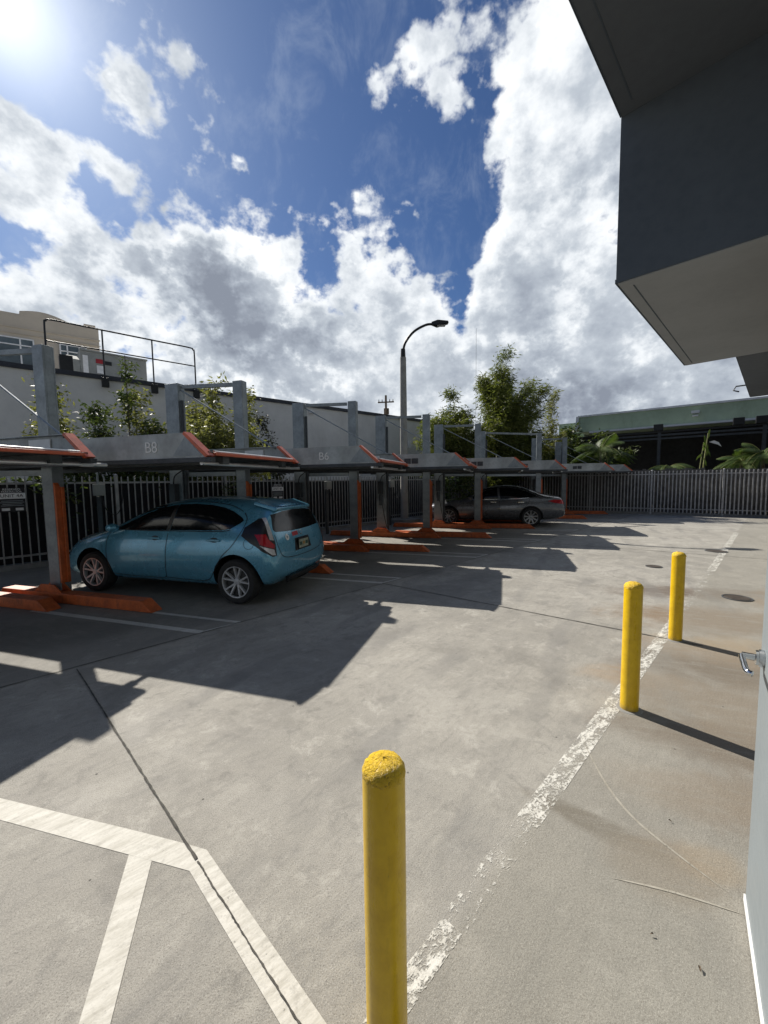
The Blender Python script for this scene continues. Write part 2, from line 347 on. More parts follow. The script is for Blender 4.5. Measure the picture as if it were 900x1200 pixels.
# cloud bank whose upper edge follows the horizon direction: (azimuth, top elevation) in degrees
sepd_ = sepd
AZ = k.math('MULTIPLY', k.math('ARCTAN2', sepd.outputs[0], sepd.outputs[1]), 57.2958)
EL = k.math('MULTIPLY', k.math('ARCSINE', DZ), 57.2958)
EDGE = [(-180, 18), (-90, 20), (-60, 26), (-42, 28.5), (-35.8, 32), (-28, 34.5), (-21, 36), (-16.5, 35), (-12, 32.5), (-5.3, 33.5), (1.8, 34.5), (6.4, 32), (9.3, 29), (11.6, 25.8), (13.2, 30), (14.2, 35.5), (16.4, 40.5), (19.5, 44), (23, 48), (30, 62), (50, 62), (70, 40), (100, 22), (180, 18)]
fc = k.n('ShaderNodeFloatCurve'); cv = fc.mapping.curves[0]
cv.points[0].location = (0, EDGE[0][1]/90); cv.points[1].location = (1, EDGE[-1][1]/90)
for az_, el_ in EDGE[1:-1]: cv.points.new((az_+180)/360, el_/90)
for p_ in cv.points: p_.handle_type = 'VECTOR'
fc.mapping.update(); k.L(k.math('DIVIDE', k.math('ADD', AZ, 180.), 360.), fc.inputs['Value'])
bound = k.math('MULTIPLY', fc.outputs[0], 90.)
cov = k.mr(k.math('SUBTRACT', bound, EL), -8, 10, -.38, .56, False)
BL = [((-.348, .684, .64), 8, .23), ((-.47, .63, .615), 9, .23), ((-.05, .738, .673), 5, .30), ((.054, .738, .672), 6, .32), ((.20, .70, .70), 12, .38), ((.08, .66, .74), 10, .22), ((-.36, .64, .68), 8, .22), ((-.59, .66, .53), 5, .16), ((-.23, .75, .62), 5, .14),
      ((-.55, .66, .50), 6, .30), ((-.37, .69, .62), 7, -.14), ((-.49, .71, .50), 5, .26), ((-.121, .875, .463), 4, -.20), ((-.496, .721, .484), 4.2, -.32), ((.115, .865, .488), 3, -.55), ((-.47, .74, .484), 3.5, -.10), ((.03, .77, .63), 7, -.14), ((-.18, .74, .65), 5, -.14)]
for c, r, w in BL: cov = k.math('ADD', cov, k.mr(dot(d, c), math.cos(R(r)), 1.0, 0, w))
vv = k.mapping(d, (1, 1, 1.25))

nA = k.noise(vv, 4.2, 7, .56, .0)
nB = k.noise(k.mapping(vv, loc=(5, 2, 1)), 14.0, 5, .62, .0)
def billow(vec, sc, det=3.0):
    jit = k.n('ShaderNodeVectorMath', operation='MULTIPLY_ADD'); k.L(k.noise(vec, sc*1.6, 3, .6, 0, True), jit.inputs[0]); jit.inputs[1].default_value = (.07, .07, .07); k.L(vec, jit.inputs[2])
    vo = k.n('ShaderNodeTexVoronoi', feature='F1'); vo.inputs['Scale'].default_value = sc; vo.inputs['Detail'].default_value = det; vo.inputs['Roughness'].default_value = .55; k.L(jit.outputs[0], vo.inputs[0])
    return vo.outputs['Distance']
bw = billow(vv, 11.0, 2.0)
wis = k.noise(k.mapping(vv, (1.0, 1.0, .45), (R(10), R(-35), R(20))), 12.0, 5, .66, .35)
off = k.n('ShaderNodeVectorMath', operation='ADD'); k.L(vv, off.inputs[0]); off.inputs[1].default_value = sd*.035
offb = k.n('ShaderNodeVectorMath', operation='ADD'); k.L(vv, offb.inputs[0]); offb.inputs[1].default_value = sd*.018; bwo = billow(offb.outputs[0], 11.0, 0.0)
nA2 = k.noise(off.outputs[0], 4.2, 5, .56, .0)
base_n = k.math('ADD', k.math('MULTIPLY', k.math('SUBTRACT', nA, .5), 1.0), k.math('MULTIPLY', k.math('SUBTRACT', nB, .5), .75))
base_n = k.math('ADD', base_n, k.math('MULTIPLY', k.math('SUBTRACT', wis, .5), k.mr(cov, .1, -.2, 0, 1.15)))
base_n = k.math('ADD', base_n, k.math('MULTIPLY', k.math('SUBTRACT', .42, bw), .34))
dens = k.math('ADD', cov, base_n)
cover = k.mr(dens, -.05, .15)
thick = k.mr(dens, .05, .70)
lit = k.mr(k.math('SUBTRACT', nA, nA2), -.07, .07, -.5, .5, False)
n3 = k.mr(k.noise(k.mapping(vv, (1, 1, 1.3), (0, 0, 0), (9.3, 9.1, 3)), 2.9, 6, .56, 0), .38, .66)
DK = None
for c, r_, w in (((-.40, .86, .40), 10, .22), ((-.28, .88, .33), 16, .25), ((-.42, .875, .24), 18, .28), ((-.15, .95, .22), 13, .30), ((-.60, .72, .38), 8, .14), ((.45, .86, .22), 15, .34), ((.30, .93, .20), 12, .26), ((.36, .80, .47), 9, .12), ((-.335, .79, .50), 5, .02)):
    t_ = k.mr(dot(d, c), math.cos(R(r_)), 1.0, 0, w); DK = t_ if DK is None else k.math('ADD', DK, t_)
DK = k.math('MULTIPLY', DK, k.mr(nA, .32, .66, .40, 1.0))
shade = k.math('ADD', k.math('MULTIPLY', thick, .16), k.math('MULTIPLY', n3, k.mr(thick, 0, 1, .08, .30)))
shade = k.math('ADD', shade, k.math('MULTIPLY', DK, k.mr(thick, .0, .6)))
shade = k.math('ADD', shade, k.mr(DZ, .40, .10, .14, .34))
shade = k.math('ADD', shade, k.math('ADD', k.mr(nB, .32, .70, -.14, .16), k.mr(k.noise(k.mapping(vv, loc=(2, 7, 4)), 7.0, 5, .6, 0), .34, .68, -.12, .20)))
shade = k.math('SUBTRACT', shade, k.mr(k.math('SUBTRACT', bwo, bw), -.10, .10, -.13, .13, False))
shade = k.math('SUBTRACT', shade, k.math('MULTIPLY', lit, .28))
shade = k.math('MULTIPLY', k.math('ADD', shade, -.0), .74)
rp = k.n('ShaderNodeValToRGB'); k.L(shade, rp.inputs[0]); e = rp.color_ramp.elements; e[0].position = 0; e[0].color = (.84, .85, .85, 1); e[1].position = 1; e[1].color = (.20, .225, .275, 1)
for ps, cc_ in ((.25, (.66, .69, .72, 1)), (.5, (.42, .46, .51, 1)), (.75, (.30, .335, .39, 1))): x_ = e.new(ps); x_.color = cc_
crgb = rp.outputs[0]
skc = k.mix(1.0, sky.outputs[0], (.029, .039, .054, 1), 'MULTIPLY')
base = k.mix(k.math('MULTIPLY', k.mr(wis, .45, .75), .16), skc, (.5, .56, .64, 1))
allc = k.mix(cover, base, crgb)
# the rest of the sky, away from the lot, is mostly clear
dsn = dot(d, sd)
g1 = k.math('POWER', k.math('MAXIMUM', dsn, 0.), 70.); g2 = k.math('POWER', k.math('MAXIMUM', dsn, 0.), 380.)
gl = k.math('ADD', k.math('MULTIPLY', g1, .08), k.math('ADD', k.math('MULTIPLY', g2, .45), k.math('MULTIPLY', k.math('POWER', k.math('MAXIMUM', dsn, 0.), 9000.), 3.)))
gv = k.n('ShaderNodeVectorMath', operation='SCALE'); gv.inputs[0].default_value = (1, .96, .88); k.L(gl, gv.inputs['Scale'])
fin = k.mix(1.0, allc, gv.outputs[0], 'ADD')
bg = k.n('ShaderNodeBackground'); k.L(fin, bg.inputs[0]); bg.inputs[1].default_value = 1.0
wo = k.n('ShaderNodeOutputWorld'); k.L(bg.outputs[0], wo.inputs[0])
W.cycles.sampling_method = 'MANUAL'; W.cycles.sample_map_resolution = 256
S.view_settings.view_transform = 'Standard'; S.view_settings.look = 'None'; S.view_settings.exposure = 0.42; S.view_settings.gamma = 1

# ------------------------------------------------------------------ ground
g = MB(); g.add([(-300, -300, 0), (300, -300, 0), (300, 300, 0), (-300, 300, 0)], [(0, 1, 2, 3)])
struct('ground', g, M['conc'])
def strip(mb, a, b, w, z=.0016, cut=None):
    a = Vector((*a, z)); b = Vector((*b, z)); dr = (b-a).normalized(); n = Vector((-dr.y, dr.x, 0))*w/2
    mb.add([a-n, b-n, b+n, a+n], [(0, 1, 2, 3)])
def wobble_strip(mb, a, b, w, z, amp=.004, n=80):
    a = Vector((*a, z)); b = Vector((*b, z)); dr = (b-a).normalized(); q = Vector((-dr.y, dr.x, 0)); vs = []; fs = []; o = 0
    for i in range(n+1):
        o = o*.8+random.uniform(-amp, amp); p = a.lerp(b, i/n)+q*o; ww = w*random.uniform(.6, 1.3)/2
        vs += [p-q*ww, p+q*ww]
        if i: fs.append((2*i-2, 2*i-1, 2*i+1, 2*i))
    mb.add(vs, fs)
j = MB()
wobble_strip(j, (-9, -2.84), (18, 24.16), .012, .0045, .0008, 300)
wobble_strip(j, (-2.73, 3.35), (-.83, 1.575), .0105, .0049, .0008, 90); wobble_strip(j, (-.82, 1.565), (-.1, .89), .0055, .0049, .0012, 90)
wobble_strip(j, (-.04, 6.13), (3.05, 3.66), .015, .0049, .001, 90)
wobble_strip(j, (2.7, 10.9), (9.3, 6.3), .017, .0049, .001, 90)
struct('slab_joint', j, M['joint'])
mk = MB()   # hatched zone lines in the foreground
mk.add([(-3.6, 2.31, .0016), (-3.6, 2.19, .0016), (-1.889, 1.79, .0016), (-1.139, 1.601, .0016), (-1.021, 1.572, .0016), (-.836, 1.525, .0016), (-.807, 1.62, .0016), (-.913, 1.65, .0016), (-1.2, 1.724, .0016), (-2.019, 1.924, .0016)], [tuple(range(10))])
mk.add([(-.807, 1.62, .0020), (-.836, 1.525, .0020), (-.22, .95, .0020), (-.08, .95, .0020)], [(0, 1, 2, 3)])
mk.add([(-1.139, 1.60, .0023), (-1.021, 1.571, .0023), (-.72, .70, .0023), (-.80, .68, .0023)], [(0, 1, 2, 3)])
struct('hatched_zone_marking', mk, M['line'])
mk = MB(); strip(mk, (.66, 1.74), (3.3, 4.36), .105); struct('walkway_line_marking', mk, M['line_worn'])
mk = MB(); strip(mk, (-.10, .98), (.23, 1.31), .085); strip(mk, (5.62, 6.66), (10.2, 11.28), .11); struct('worn_line_marking', mk, M['line_worn'])
mk = MB(); strip(mk, (.23, 1.31), (.66, 1.74), .10); strip(mk, (3.3, 4.36), (5.6, 6.64), .10); struct('faded_line_marking', mk, M['line_gone'])
# scratched arcs beside the walkway line
mk = MB()
def arc(pts, w):
    vs = []; fs = []
    for i, p in enumerate(pts):
        a = Vector(pts[max(0, i-1)]); b = Vector(pts[min(len(pts)-1, i+1)]); t = (b-a).normalized(); n = Vector((-t.y, t.x)); ww = w*(1-abs(2*i/(len(pts)-1)-1)**3)
        vs += [(p[0]-n.x*ww/2, p[1]-n.y*ww/2, .0018), (p[0]+n.x*ww/2, p[1]+n.y*ww/2, .0018)]
        if i: fs.append((2*i-2, 2*i-1, 2*i+1, 2*i))
    mk.add(vs, fs)
def cat(P, n=40):
    P = [Vector(p) for p in P]; P = [2*P[0]-P[1]]+P+[2*P[-1]-P[-2]]; out = []
    for i in range(1, len(P)-2):
        for s in range(n):
            t = s/n; a, b, c, e = P[i-1:i+3]; out.append(.5*((2*b)+(c-a)*t+(2*a-5*b+4*c-e)*t*t+(3*b-3*c+e-a)*t**3))
    return [tuple(p) for p in out]
arc(cat([(1.22, 2.35), (1.165, 2.0), (1.17, 1.77), (1.24, 1.58), (1.33, 1.40)]), .0115)
arc(cat([(.90, 1.475), (1.05, 1.435), (1.18, 1.39), (1.32, 1.33)]), .009)
struct('scratch_mark', mk, M['scratch'])

# ------------------------------------------------------------------ bollards
def bollard(x, y, h, label):
    t = empty('bollard', (x, y, 0), random.uniform(0, 6), label, 'bollard', 'yellow bollards beside the walkway line')
    r = .057; b = MB()
    b.lathe([(r, 0), (r, h-.01), (r*.97, h)], n=48)
    b.build('pipe', M['yellow'], t, smooth=True)
    c = MB(); prof = [(r*.985, -.012), (r*1.02, -.004), (r*.98, .008), (r*.84, .020), (r*.6, .029), (r*.3, .034), (.001, .035)]
    c.lathe(prof, (0, 0, h), n=48); o = c.build('cap', M['yellowcap'], t, smooth=True)
    for v in o.data.vertices:
        v.co += Vector((random.gauss(0, 1), random.gauss(0, 1), random.gauss(0, 1)))*.0009
    c = MB(); c.lathe([(r*.99, .006), (r*1.35, .004), (r*1.45, 0)], n=32); c.build('grout_collar', M['fence_conc'], t)
    return t
bollard(-.010, .985, .858, 'yellow steel bollard nearest the camera with flaking domed cap')
bollard(1.71, 2.65, .875, 'yellow bollard standing on the white line between the other two bollards')
bollard(2.90, 3.82, .855, 'farthest yellow bollard at the end of the solid white line near a slab joint')

# ------------------------------------------------------------------ manhole covers
for (x, y, r, lab) in ((4.92, 7.07, .125, 'small round dark drain cover on sunlit concrete left of the faded line'), (4.71, 5.14, .155, 'round dark utility cover in the brown stained patch of concrete'), (7.25, 8.48, .19, 'round dark cover beside the faded white line near the far fence')):
    t = empty('utility_cover', (x, y, 0), 0, lab, 'utility cover', 'round covers set in the concrete')
    MB().lathe([(.001, .010), (r*.85, .010), (r*.87, .006), (r*.93, .006)], n=32).build('lid', M['cover'], t)
    MB().lathe([(r*.93, .0055), (r*.94, .009), (r*1.04, .009), (r*1.05, 0)], n=32).build('rim', M['galv_d'], t)

# ------------------------------------------------------------------ parking lifts
RZ = R(-17)                       # local x runs out of the stall to the aisle, local y across the stall
sx = Vector((math.cos(RZ), math.sin(RZ), 0)); sy = Vector((-math.sin(RZ), math.cos(RZ), 0))
def liftpos(k_):
    if k_ <= 4: return Vector((-4.65+1.97*k_, 5.55+1.99*k_, 0))
    return Vector((6.45+1.97*(k_-5), 16.4+1.99*(k_-5), 0))
QY = 2.25; HT = 3.52
def channel(x0, x1, y0, y1, z1, out):   # a C-section post standing on the ground
    m = MB(); t = .022
    if out > 0: m.b2(x0, x1, y0, y0+t, 0, z1)
    else: m.b2(x0, x1, y1-t, y1, 0, z1)
    m.b2(x0, x0+t, y0+t+.001, y1-t-.001, 0, z1); m.b2(x1-t, x1, y0+t+.001, y1-t-.001, 0, z1)
    if out > 0: m.b2(x0, x0+.07, y1-t, y1, 0, z1); m.b2(x1-.07, x1, y1-t, y1, 0, z1)
    else: m.b2(x0, x0+.07, y0, y0+t, 0, z1); m.b2(x1-.07, x1, y0, y0+t, 0, z1)
    m.b2(x0+.004, x1-.004, y0+.004, y1-.004, z1-.01, z1+.004)
    return m
XR = 2.73; XL = -2.25; Y0 = -.11; Y1 = 1.97; ZB = 1.93; ZT = 2.215
def build_lift():
    t = empty('parking_lift')
    tag(t, 'x', 'parking lift', 'two-level parking lifts in the angled row')
    channel(-.10, .10, -.08, .07, HT, 1).build('post', M['galv'], t, bevel=.003)
    channel(-.15, .15, QY-.08, QY+.09, HT, 1).build('post', M['galv'], t, bevel=.003)
    m = MB(); m.prism([(.101, .25), (.135, .25), (.135, 1.62), (.101, 1.66)], 'y', -.075, -.01); m.b2(.101, .16, -.009, .03, .25, 1.6)
    m.build('guide_strip', M['orange'], t, bevel=.003)
    for (ya, yb, xa, xb) in ((-.20, -.03, -.98, 1.86), (QY-.29, QY-.11, -1.6, 1.80)):
        m = MB(); m.prism([(xa, 0.006), (xb, 0.006), (xb-.18, .145), (xa+.06, .145)], 'y', ya, yb)
        b = m.build('base_rail', M['orange'], t, bevel=.008)
        g_ = MB(); yc = (ya+yb)/2; g_.prism([(-.26, .147), (.26, .147), (.13, .25), (-.12, .25)], 'y', yc-.07, yc-.055); g_.prism([(-.26, .147), (.26, .147), (.13, .25), (-.12, .25)], 'y', yc+.055, yc+.07)
        g_.b2(.50, .53, ya-.004, ya+.05, .06, .15); g_.build('gusset', M['orange'], b)
    # platform: ribbed deck with turned-up sides
    dk = MB(); n = 46; w = (XR-XL)/n
    for i in range(n):
        x = XL+i*w; z = 1.955+(.022 if i % 2 else 0); dk.b2(x-.003, x+w+.003, Y0+.03, Y1-.03, z, z+.0235)
    dk.b2(XL, XR-.02, Y0+.3, Y0+.42, 1.86, 1.953); dk.b2(XL, XR-.02, Y1-.42, Y1-.3, 1.86, 1.953)
    dk.build('platform_deck', M['deck'], t)
    for nm, ya, sg in (('near', Y0, 1), ('far', Y1, -1)):
        m = MB(); prof = [(XL, ZB), (XR, ZB), (XR-.30, ZT), (XL+.2, ZT)]
        y_in, y_out = ya+sg*.012, ya
        m.prism(prof, 'y', min(y_in, y_out), max(y_in, y_out))
        m.b2(XL+.21, XR-.31, min(ya, ya+sg*.055), max(ya, ya+sg*.055), ZT+.0015, ZT+.014)     # top flange
        m.b2(XL, XR+.07, min(ya-sg*.02, ya+sg*.06), max(ya-sg*.02, ya+sg*.06), ZB-.055, ZB-.002, 1)       # bottom rail
        m.prism([(XR-.5, ZB+.02), (XR-.06, ZB+.02), (XR-.30, ZT-.03)], 'y', ya-sg*.004, ya-sg*.001, 2) # pressed crease
        wl = m.build('platform_side', [M['wallsteel'], M['galv_d'], M['galv']], t)
        f = MB(); dx, dz = .30, -(ZT-ZB)
        f.hexa([(XR-.30-.012, ya-.030*sg, ZT-.004), (XR+.0, ya-.030*sg, ZB+.0), (XR+.0, ya+.085*sg, ZB), (XR-.30-.012, ya+.085*sg, ZT-.004),
                (XR-.30+.012, ya-.030*sg, ZT+.022), (XR+.045, ya-.030*sg, ZB+.02), (XR+.045, ya+.085*sg, ZB+.02), (XR-.30+.012, ya+.085*sg, ZT+.022)])
        f.build('end_flange', M['orange_b'], wl)
        if nm == 'far':
            p = MB(); p.b2(1.75, 2.12, Y1-.030, Y1-.016, ZB+.10, ZT-.035); p.build('capacity_plate', M['whitep'], wl)
    m = MB(); m.prism([(Y0+.10, 1.955), (Y1-.10, 1.955), (Y1-.10, 1.99), (Y0+.10, 1.99)], 'x', XR-.02, XR+.05); m.build('entry_lip', M['orange_b'], t, bevel=.004)
    for (px_, py_, w_) in ((0, -.005, .17), (0, QY+.005, .2)):
        m = MB(); m.b2(px_-w_-.04, px_+w_+.04, py_-.12, py_+.12, .004, .022); bp = m.build('base_plate', M['galv_d'], t)
    m = MB(); m.b2(-.07, .07, QY-.20, QY-.085, 1.25, 1.62); m.cyl((0, QY-.14, .92), (0, QY-.14, 1.24), .055, n=14); m.build('power_unit', M['galv_d'], t, bevel=.008)
    m = MB(); m.tube(cat([(0, QY-.15, 1.6), (.05, QY-.17, 1.75), (.14, QY-.15, 1.83), (.19, QY-.06, 1.9)], 6), .012, 6); m.build('hose', M['rubber'], t); m = MB(); m.tube(cat([(.05, QY-.16, .95), (.12, QY-.19, .6), (.16, QY-.1, .3), (.19, QY-.05, .24)], 6), .011, 6); m.build('hose', M['rubber'], t)
    m = MB(); m.cyl((XR+.0, Y0+.12, 2.004), (XR+.0, Y1-.12, 2.004), .013, n=8); m.build('lip_rod', M['silver'], t)
    m = MB(); m.cyl((XR-.1, Y0+.02, 1.865), (XR-.1, Y1+.26, 1.865), .024, n=10); m.b2(XR-.13, XR-.07, Y1-.05, Y1+.08, 1.84, 1.89); m.build('torsion_tube', M['silver'], t)
    m = MB(); m.cyl((.12, QY-.0, 3.42), (2.35, Y1-.02, ZT-.02), .013, n=8); m.build('tension_rod', M['galv'], t)
    MB().cyl((.19, QY-.03, .2), (.19, QY-.03, 3.2), .03, n=10).build('hydraulic_cylinder', M['galv_d'], t)
    return t
def add_beams(t, dlt):
    a = Vector((0, QY, 0)); b = Vector((dlt.dot(sx), dlt.dot(sy), 0)); dr = (b-a).normalized(); n = Vector((-dr.y, dr.x, 0))
    for z, hh, w in ((HT-.05, .07, .05), (1.80, .08, .05)):
        m = MB(); p0 = a+dr*.18; p1 = b-dr*.14; q = []
        for zz in (z-hh/2, z+hh/2):
            for (p, s_) in ((p0, -1), (p1, -1), (p1, 1), (p0, 1)): q.append(p+n*s_*w/2+Vector((0, 0, zz)))
        m.hexa(q); m.build('cross_beam', M['galv'], t, bevel=.003)
proto = build_lift(); dl = Vector((1.97, 1.99, 0)); lifts = {}
labs = {-1: 'grey and orange parking lift at the left edge of the photo, nearest one',
        0: 'parking lift with B8 on its side standing over the blue hatchback',
        1: 'parking lift marked B6, empty bay just beyond the blue hatchback',
        2: 'empty parking lift between the one marked B6 and the one by the street lamp',
        3: 'empty parking lift just in front of the one holding the grey sedan',
        4: 'parking lift standing over the grey sedan',
        5: 'parking lift just beyond the grey sedan, first after the wider gap',
        6: 'farthest parking lift, small in the corner by the right fence'}
for kk in range(-1, 7):
    t = proto if kk == -1 else copy_tree(proto)
    t.location = liftpos(kk); t.rotation_euler = (0, 0, RZ); t['label'] = labs[kk]; lifts[kk] = t
for kk in range(-1, 7):
    t = lifts[kk]
    if kk < 6: add_beams(t, liftpos(kk+1)-liftpos(kk))
    if kk in (0, 1):
        Mx = Matrix(((1, 0, 0, XR-.82 if kk == 0 else XR-.98), (0, 0, -1, Y0-.006), (0, 1, 0, 2.065), (0, 0, 0, 1)))
        text_mesh('stall_number', 'B8' if kk == 0 else 'B6', .19, M['whitep'], t, Mx, .002)
    elif kk >= 2:
        m = MB(); m.b2(XR-1.45, XR-1.30, Y0-.010, Y0-.002, 2.01, 2.13); m.b2(XR-1.28, XR-1.13, Y0-.010, Y0-.002, 2.01, 2.13); m.build('number_plate', M['galv_d'], t)
# stall lines painted between the lifts
mk = MB()
for kk in range(-1, 7):
    o = liftpos(kk)
    def LP(s_, l_): v = o+sx*s_+sy*l_; return (v.x, v.y)
    strip(mk, LP(.2, -.50), LP(2.93, -.54), .085); strip(mk, LP(.2, -.13), LP(3.14, -.17), .055)
    a, b = LP(2.93, -.52), LP(3.14, -.17); strip(mk, a, b, .04)
    for (u, v_) in ((.55, 1.0), (.9, 1.35)):
        pass
struct('stall_line_marking', mk, M['line_grey'])

# ------------------------------------------------------------------ cars
def loft_body(st, name, mat, cuts, sub=2):
    """st rows: x, zb, zbelt, zrail, ztop, ws, wm, wb, wr"""
    vs = []; fs = []; n = 0
    for (x, zb, zl, zr, zt, ws, wm, wb, wr) in st:
        half = [(ws*.80, zb), (ws, zb+.07), (wm, zb+(zl-zb)*.42), (wm*.995, zb+(zl-zb)*.72), (wb, zl), ((wb*.42+wr*.58), zl+(zr-zl)*.62), (wr, zr), (wr*.72, zr+(zt-zr)*.70), (wr*.36, zt-(zt-zr)*.06)]
        ring = [(0, zb)]+half+[(0, zt)]+[(-a, b) for a, b in half[::-1]]
        n = len(ring); vs += [(x, a, b) for a, b in ring]
    m = len(st)
    for i in range(m-1):
        for q in range(n): fs.append((i*n+q, i*n+(q+1) % n, (i+1)*n+(q+1) % n, (i+1)*n+q))
    h = n//2
    for base in (0, (m-1)*n):
        for q in range(h):
            if q == 0: fs.append((base, base+1, base+n-1))
            elif q < h-1 or True:
                a, b = base+q, base+q+1; c, e = base+(n-q-1) % n, base+(n-q)
                if b == c: fs.append((a, b, e))
                else: fs.append((a, b, c, e))
    me = bpy.data.meshes.new(name); me.from_pydata(vs, [], fs); bm = bmesh.new(); bm.from_mesh(me); bmesh.ops.recalc_face_normals(bm, faces=bm.faces[:]); bm.to_mesh(me); bm.free()
    o = bpy.data.objects.new(name, me); COL.objects.link(o); sb = o.modifiers.new('s', 'SUBSURF'); sb.levels = sub; sb.render_levels = sub
    dg = bpy.context.evaluated_depsgraph_get(); me2 = bpy.data.meshes.new_from_object(o.evaluated_get(dg)); o.modifiers.clear(); o.data = me2
    bvh = BVHTree.FromPolygons([v.co.copy() for v in me2.vertices], [tuple(p.vertices) for p in me2.polygons])
    me2.materials.clear(); me2.materials.append(mat); me2.materials.append(M['trim'])
    for (x, z, r, yi) in cuts:
        for s_ in (-1, 1):
            cm = MB(); cm.cyl((x, s_*yi, z), (x, s_*1.3, z), r, n=48); c = cm.build('cut', [M['trim']]); c.data.materials.clear(); c.data.materials.append(mat); c.data.materials.append(M['trim'])
            c.data.polygons.foreach_set('material_index', [1]*len(c.data.polygons))
            b = o.modifiers.new('c', 'BOOLEAN'); b.operation = 'DIFFERENCE'; b.solver = 'EXACT'; b.object = c; b.material_mode = 'INDEX'
            dg = bpy.context.evaluated_depsgraph_get(); mn = bpy.data.meshes.new_from_object(o.evaluated_get(dg)); o.modifiers.clear(); o.data = mn; bpy.data.objects.remove(c)
    o.data.polygons.foreach_set('use_smooth', [True]*len(o.data.polygons)); o.data.set_sharp_from_angle(angle=R(38)); o.data.name = name
    return o, bvh
def decal(name, bvh, poly, O, U, V, D, mat, parent, off=.004, step=.035, thick=.006):
    """project a flat outline onto the body along D"""
    O, U, V, D = map(Vector, (O, U, V, D)); D = D.normalized()
    pts = []; 
    for i, a in enumerate(poly):
        b = poly[(i+1) % len(poly)]; a = Vector(a); b = Vector(b); n = max(1, int((b-a).length/step))
        for s_ in range(n): pts.append(a.lerp(b, s_/n))
    nb = len(pts); xs = [p.x for p in pts]; ys = [p.y for p in pts]
    def inside(p):
        c = False
        for i in range(nb):
            a, b = pts[i], pts[i-1]
            if (a.y > p.y) != (b.y > p.y) and p.x < (b.x-a.x)*(p.y-a.y)/(b.y-a.y)+a.x: c = not c
        return c and min((p-q).length for q in pts[:nb]) > step*.45
    x = min(xs)
    extra = []
    while x < max(xs):
        y = min(ys)
        while y < max(ys):
            p = Vector((x+.001, y+.0013))
            if inside(p): extra.append(p)
            y += step
        x += step
    allp = pts+extra
    res = delaunay_2d_cdt(allp, [(i, (i+1) % nb) for i in range(nb)], [], 1, 1e-6)
    P2, _, F2 = res[0], res[1], res[2]; vs = []; ok = []
    for p in P2:
        o0 = O+U*p.x+V*p.y
        h = bvh.ray_cast(o0, D)
        if h[0] is None: vs.append(o0); ok.append(False)
        else:
            nn = h[1] if h[1].dot(D) < 0 else -h[1]
            vs.append(h[0]+nn*off); ok.append(True)
    fs = [f for f in F2 if all(ok[i] for i in f)]
    mb = MB(); mb.add(vs, fs); o = mb.build(name, mat, parent, smooth=True, angle=60)
    return o
def seam(name, bvh, pts, O, U, V, D, mat, parent, w=.010, off=.0025):
    O, U, V, D = map(Vector, (O, U, V, D)); P3 = cat(pts, 10); vs = []; fs = []; prev = False; c = 0
    for i, p in enumerate(P3):
        a = Vector(P3[max(0, i-1)]); b = Vector(P3[min(len(P3)-1, i+1)]); t = (b-a).normalized(); n = Vector((-t.y, t.x))*w/2; row = []
        for sg in (-1, 1):
            q = Vector(p)+n*sg; h = bvh.ray_cast(O+U*q.x+V*q.y, D.normalized())
            if h[0]: nn = h[1] if h[1].dot(D) < 0 else -h[1]; row.append(h[0]+nn*off)
        if len(row) == 2:
            vs += row
            if prev: fs.append((c-2, c-1, c+1, c))
            c += 2; prev = True
        else: prev = False
    mb = MB(); mb.add(vs, fs); return mb.build(name, mat, parent)
def wheel(parent, x, y, r, w, mat, nsp, side, twin=True):
    """side -1: faces local -y"""
    hb = MB(); hb.lathe([(.001, 0), (r*.62, 0), (r*.62, side*-.05), (.05, side*-.06)], (0, side*(w/2-.06), 0), n=28, axis='y')
    o = hb.build('wheel', M['hub'], parent, loc=(x, y, r))
    t = MB(); pr = [(r*.66, -w/2+.012), (r*.72, -w/2), (r*.93, -w/2+.004), (r*.985, -w/2+.03), (r, -w/2+.05), (r, w/2-.05), (r*.985, w/2-.03), (r*.93, w/2-.004), (r*.72, w/2), (r*.66, w/2-.012)]
    t.lathe(pr, n=56, axis='y'); t.build('tyre', M['rubber'], o, smooth=True, angle=50)
    m = MB(); yo = side*w/2
    m.lathe([(r*.70, -w/2+.02), (r*.70, w/2-.02)], n=48, axis='y'); m.lathe([(r*.695, yo-side*.03), (r*.70, yo-side*.004), (r*.66, yo-side*.006), (r*.645, yo-side*.03)], n=48, axis='y')
    m.lathe([(.001, yo-side*.022), (r*.12, yo-side*.024), (r*.16, yo-side*.034), (r*.17, yo-side*.06)], n=24, axis='y')
    for i in range(nsp):
        for da in ((-.13, .13) if twin else (0,)):
            a0 = 2*math.pi*i/nsp+.2; a1 = a0+da*(1.0 if twin else 0)
            p0 = Vector((math.cos(a0+da*.6)*r*.12, 0, math.sin(a0+da*.6)*r*.12)); p1 = Vector((math.cos(a1*1.0+da*.9)*r*.66, 0, math.sin(a1+da*.9)*r*.66))
            tdir = (p1-p0).normalized(); n_ = Vector((-tdir.z, 0, tdir.x)); wa, wb_ = r*.055, r*.04
            wa *= 1.0 if twin else 1.5; wb_ *= 1.0 if twin else 1.7
            yb, yt = yo-side*.06, yo-side*.030; yb2, yt2 = yo-side*.05, yo-side*.012
            q = [p0-n_*wa+Vector((0, yb, 0)), p1-n_*wb_+Vector((0, yb2, 0)), p1+n_*wb_+Vector((0, yb2, 0)), p0+n_*wa+Vector((0, yb, 0)),
                 p0-n_*wa*.7+Vector((0, yt, 0)), p1-n_*wb_*.8+Vector((0, yt2, 0)), p1+n_*wb_*.8+Vector((0, yt2, 0)), p0+n_*wa*.7+Vector((0, yt, 0))]
            m.hexa(q)
    m.build('rim', mat, o, smooth=True, angle=35)
    return o
def finish_car(root, body, L, tumble=None):
    for ch in root.children: pass
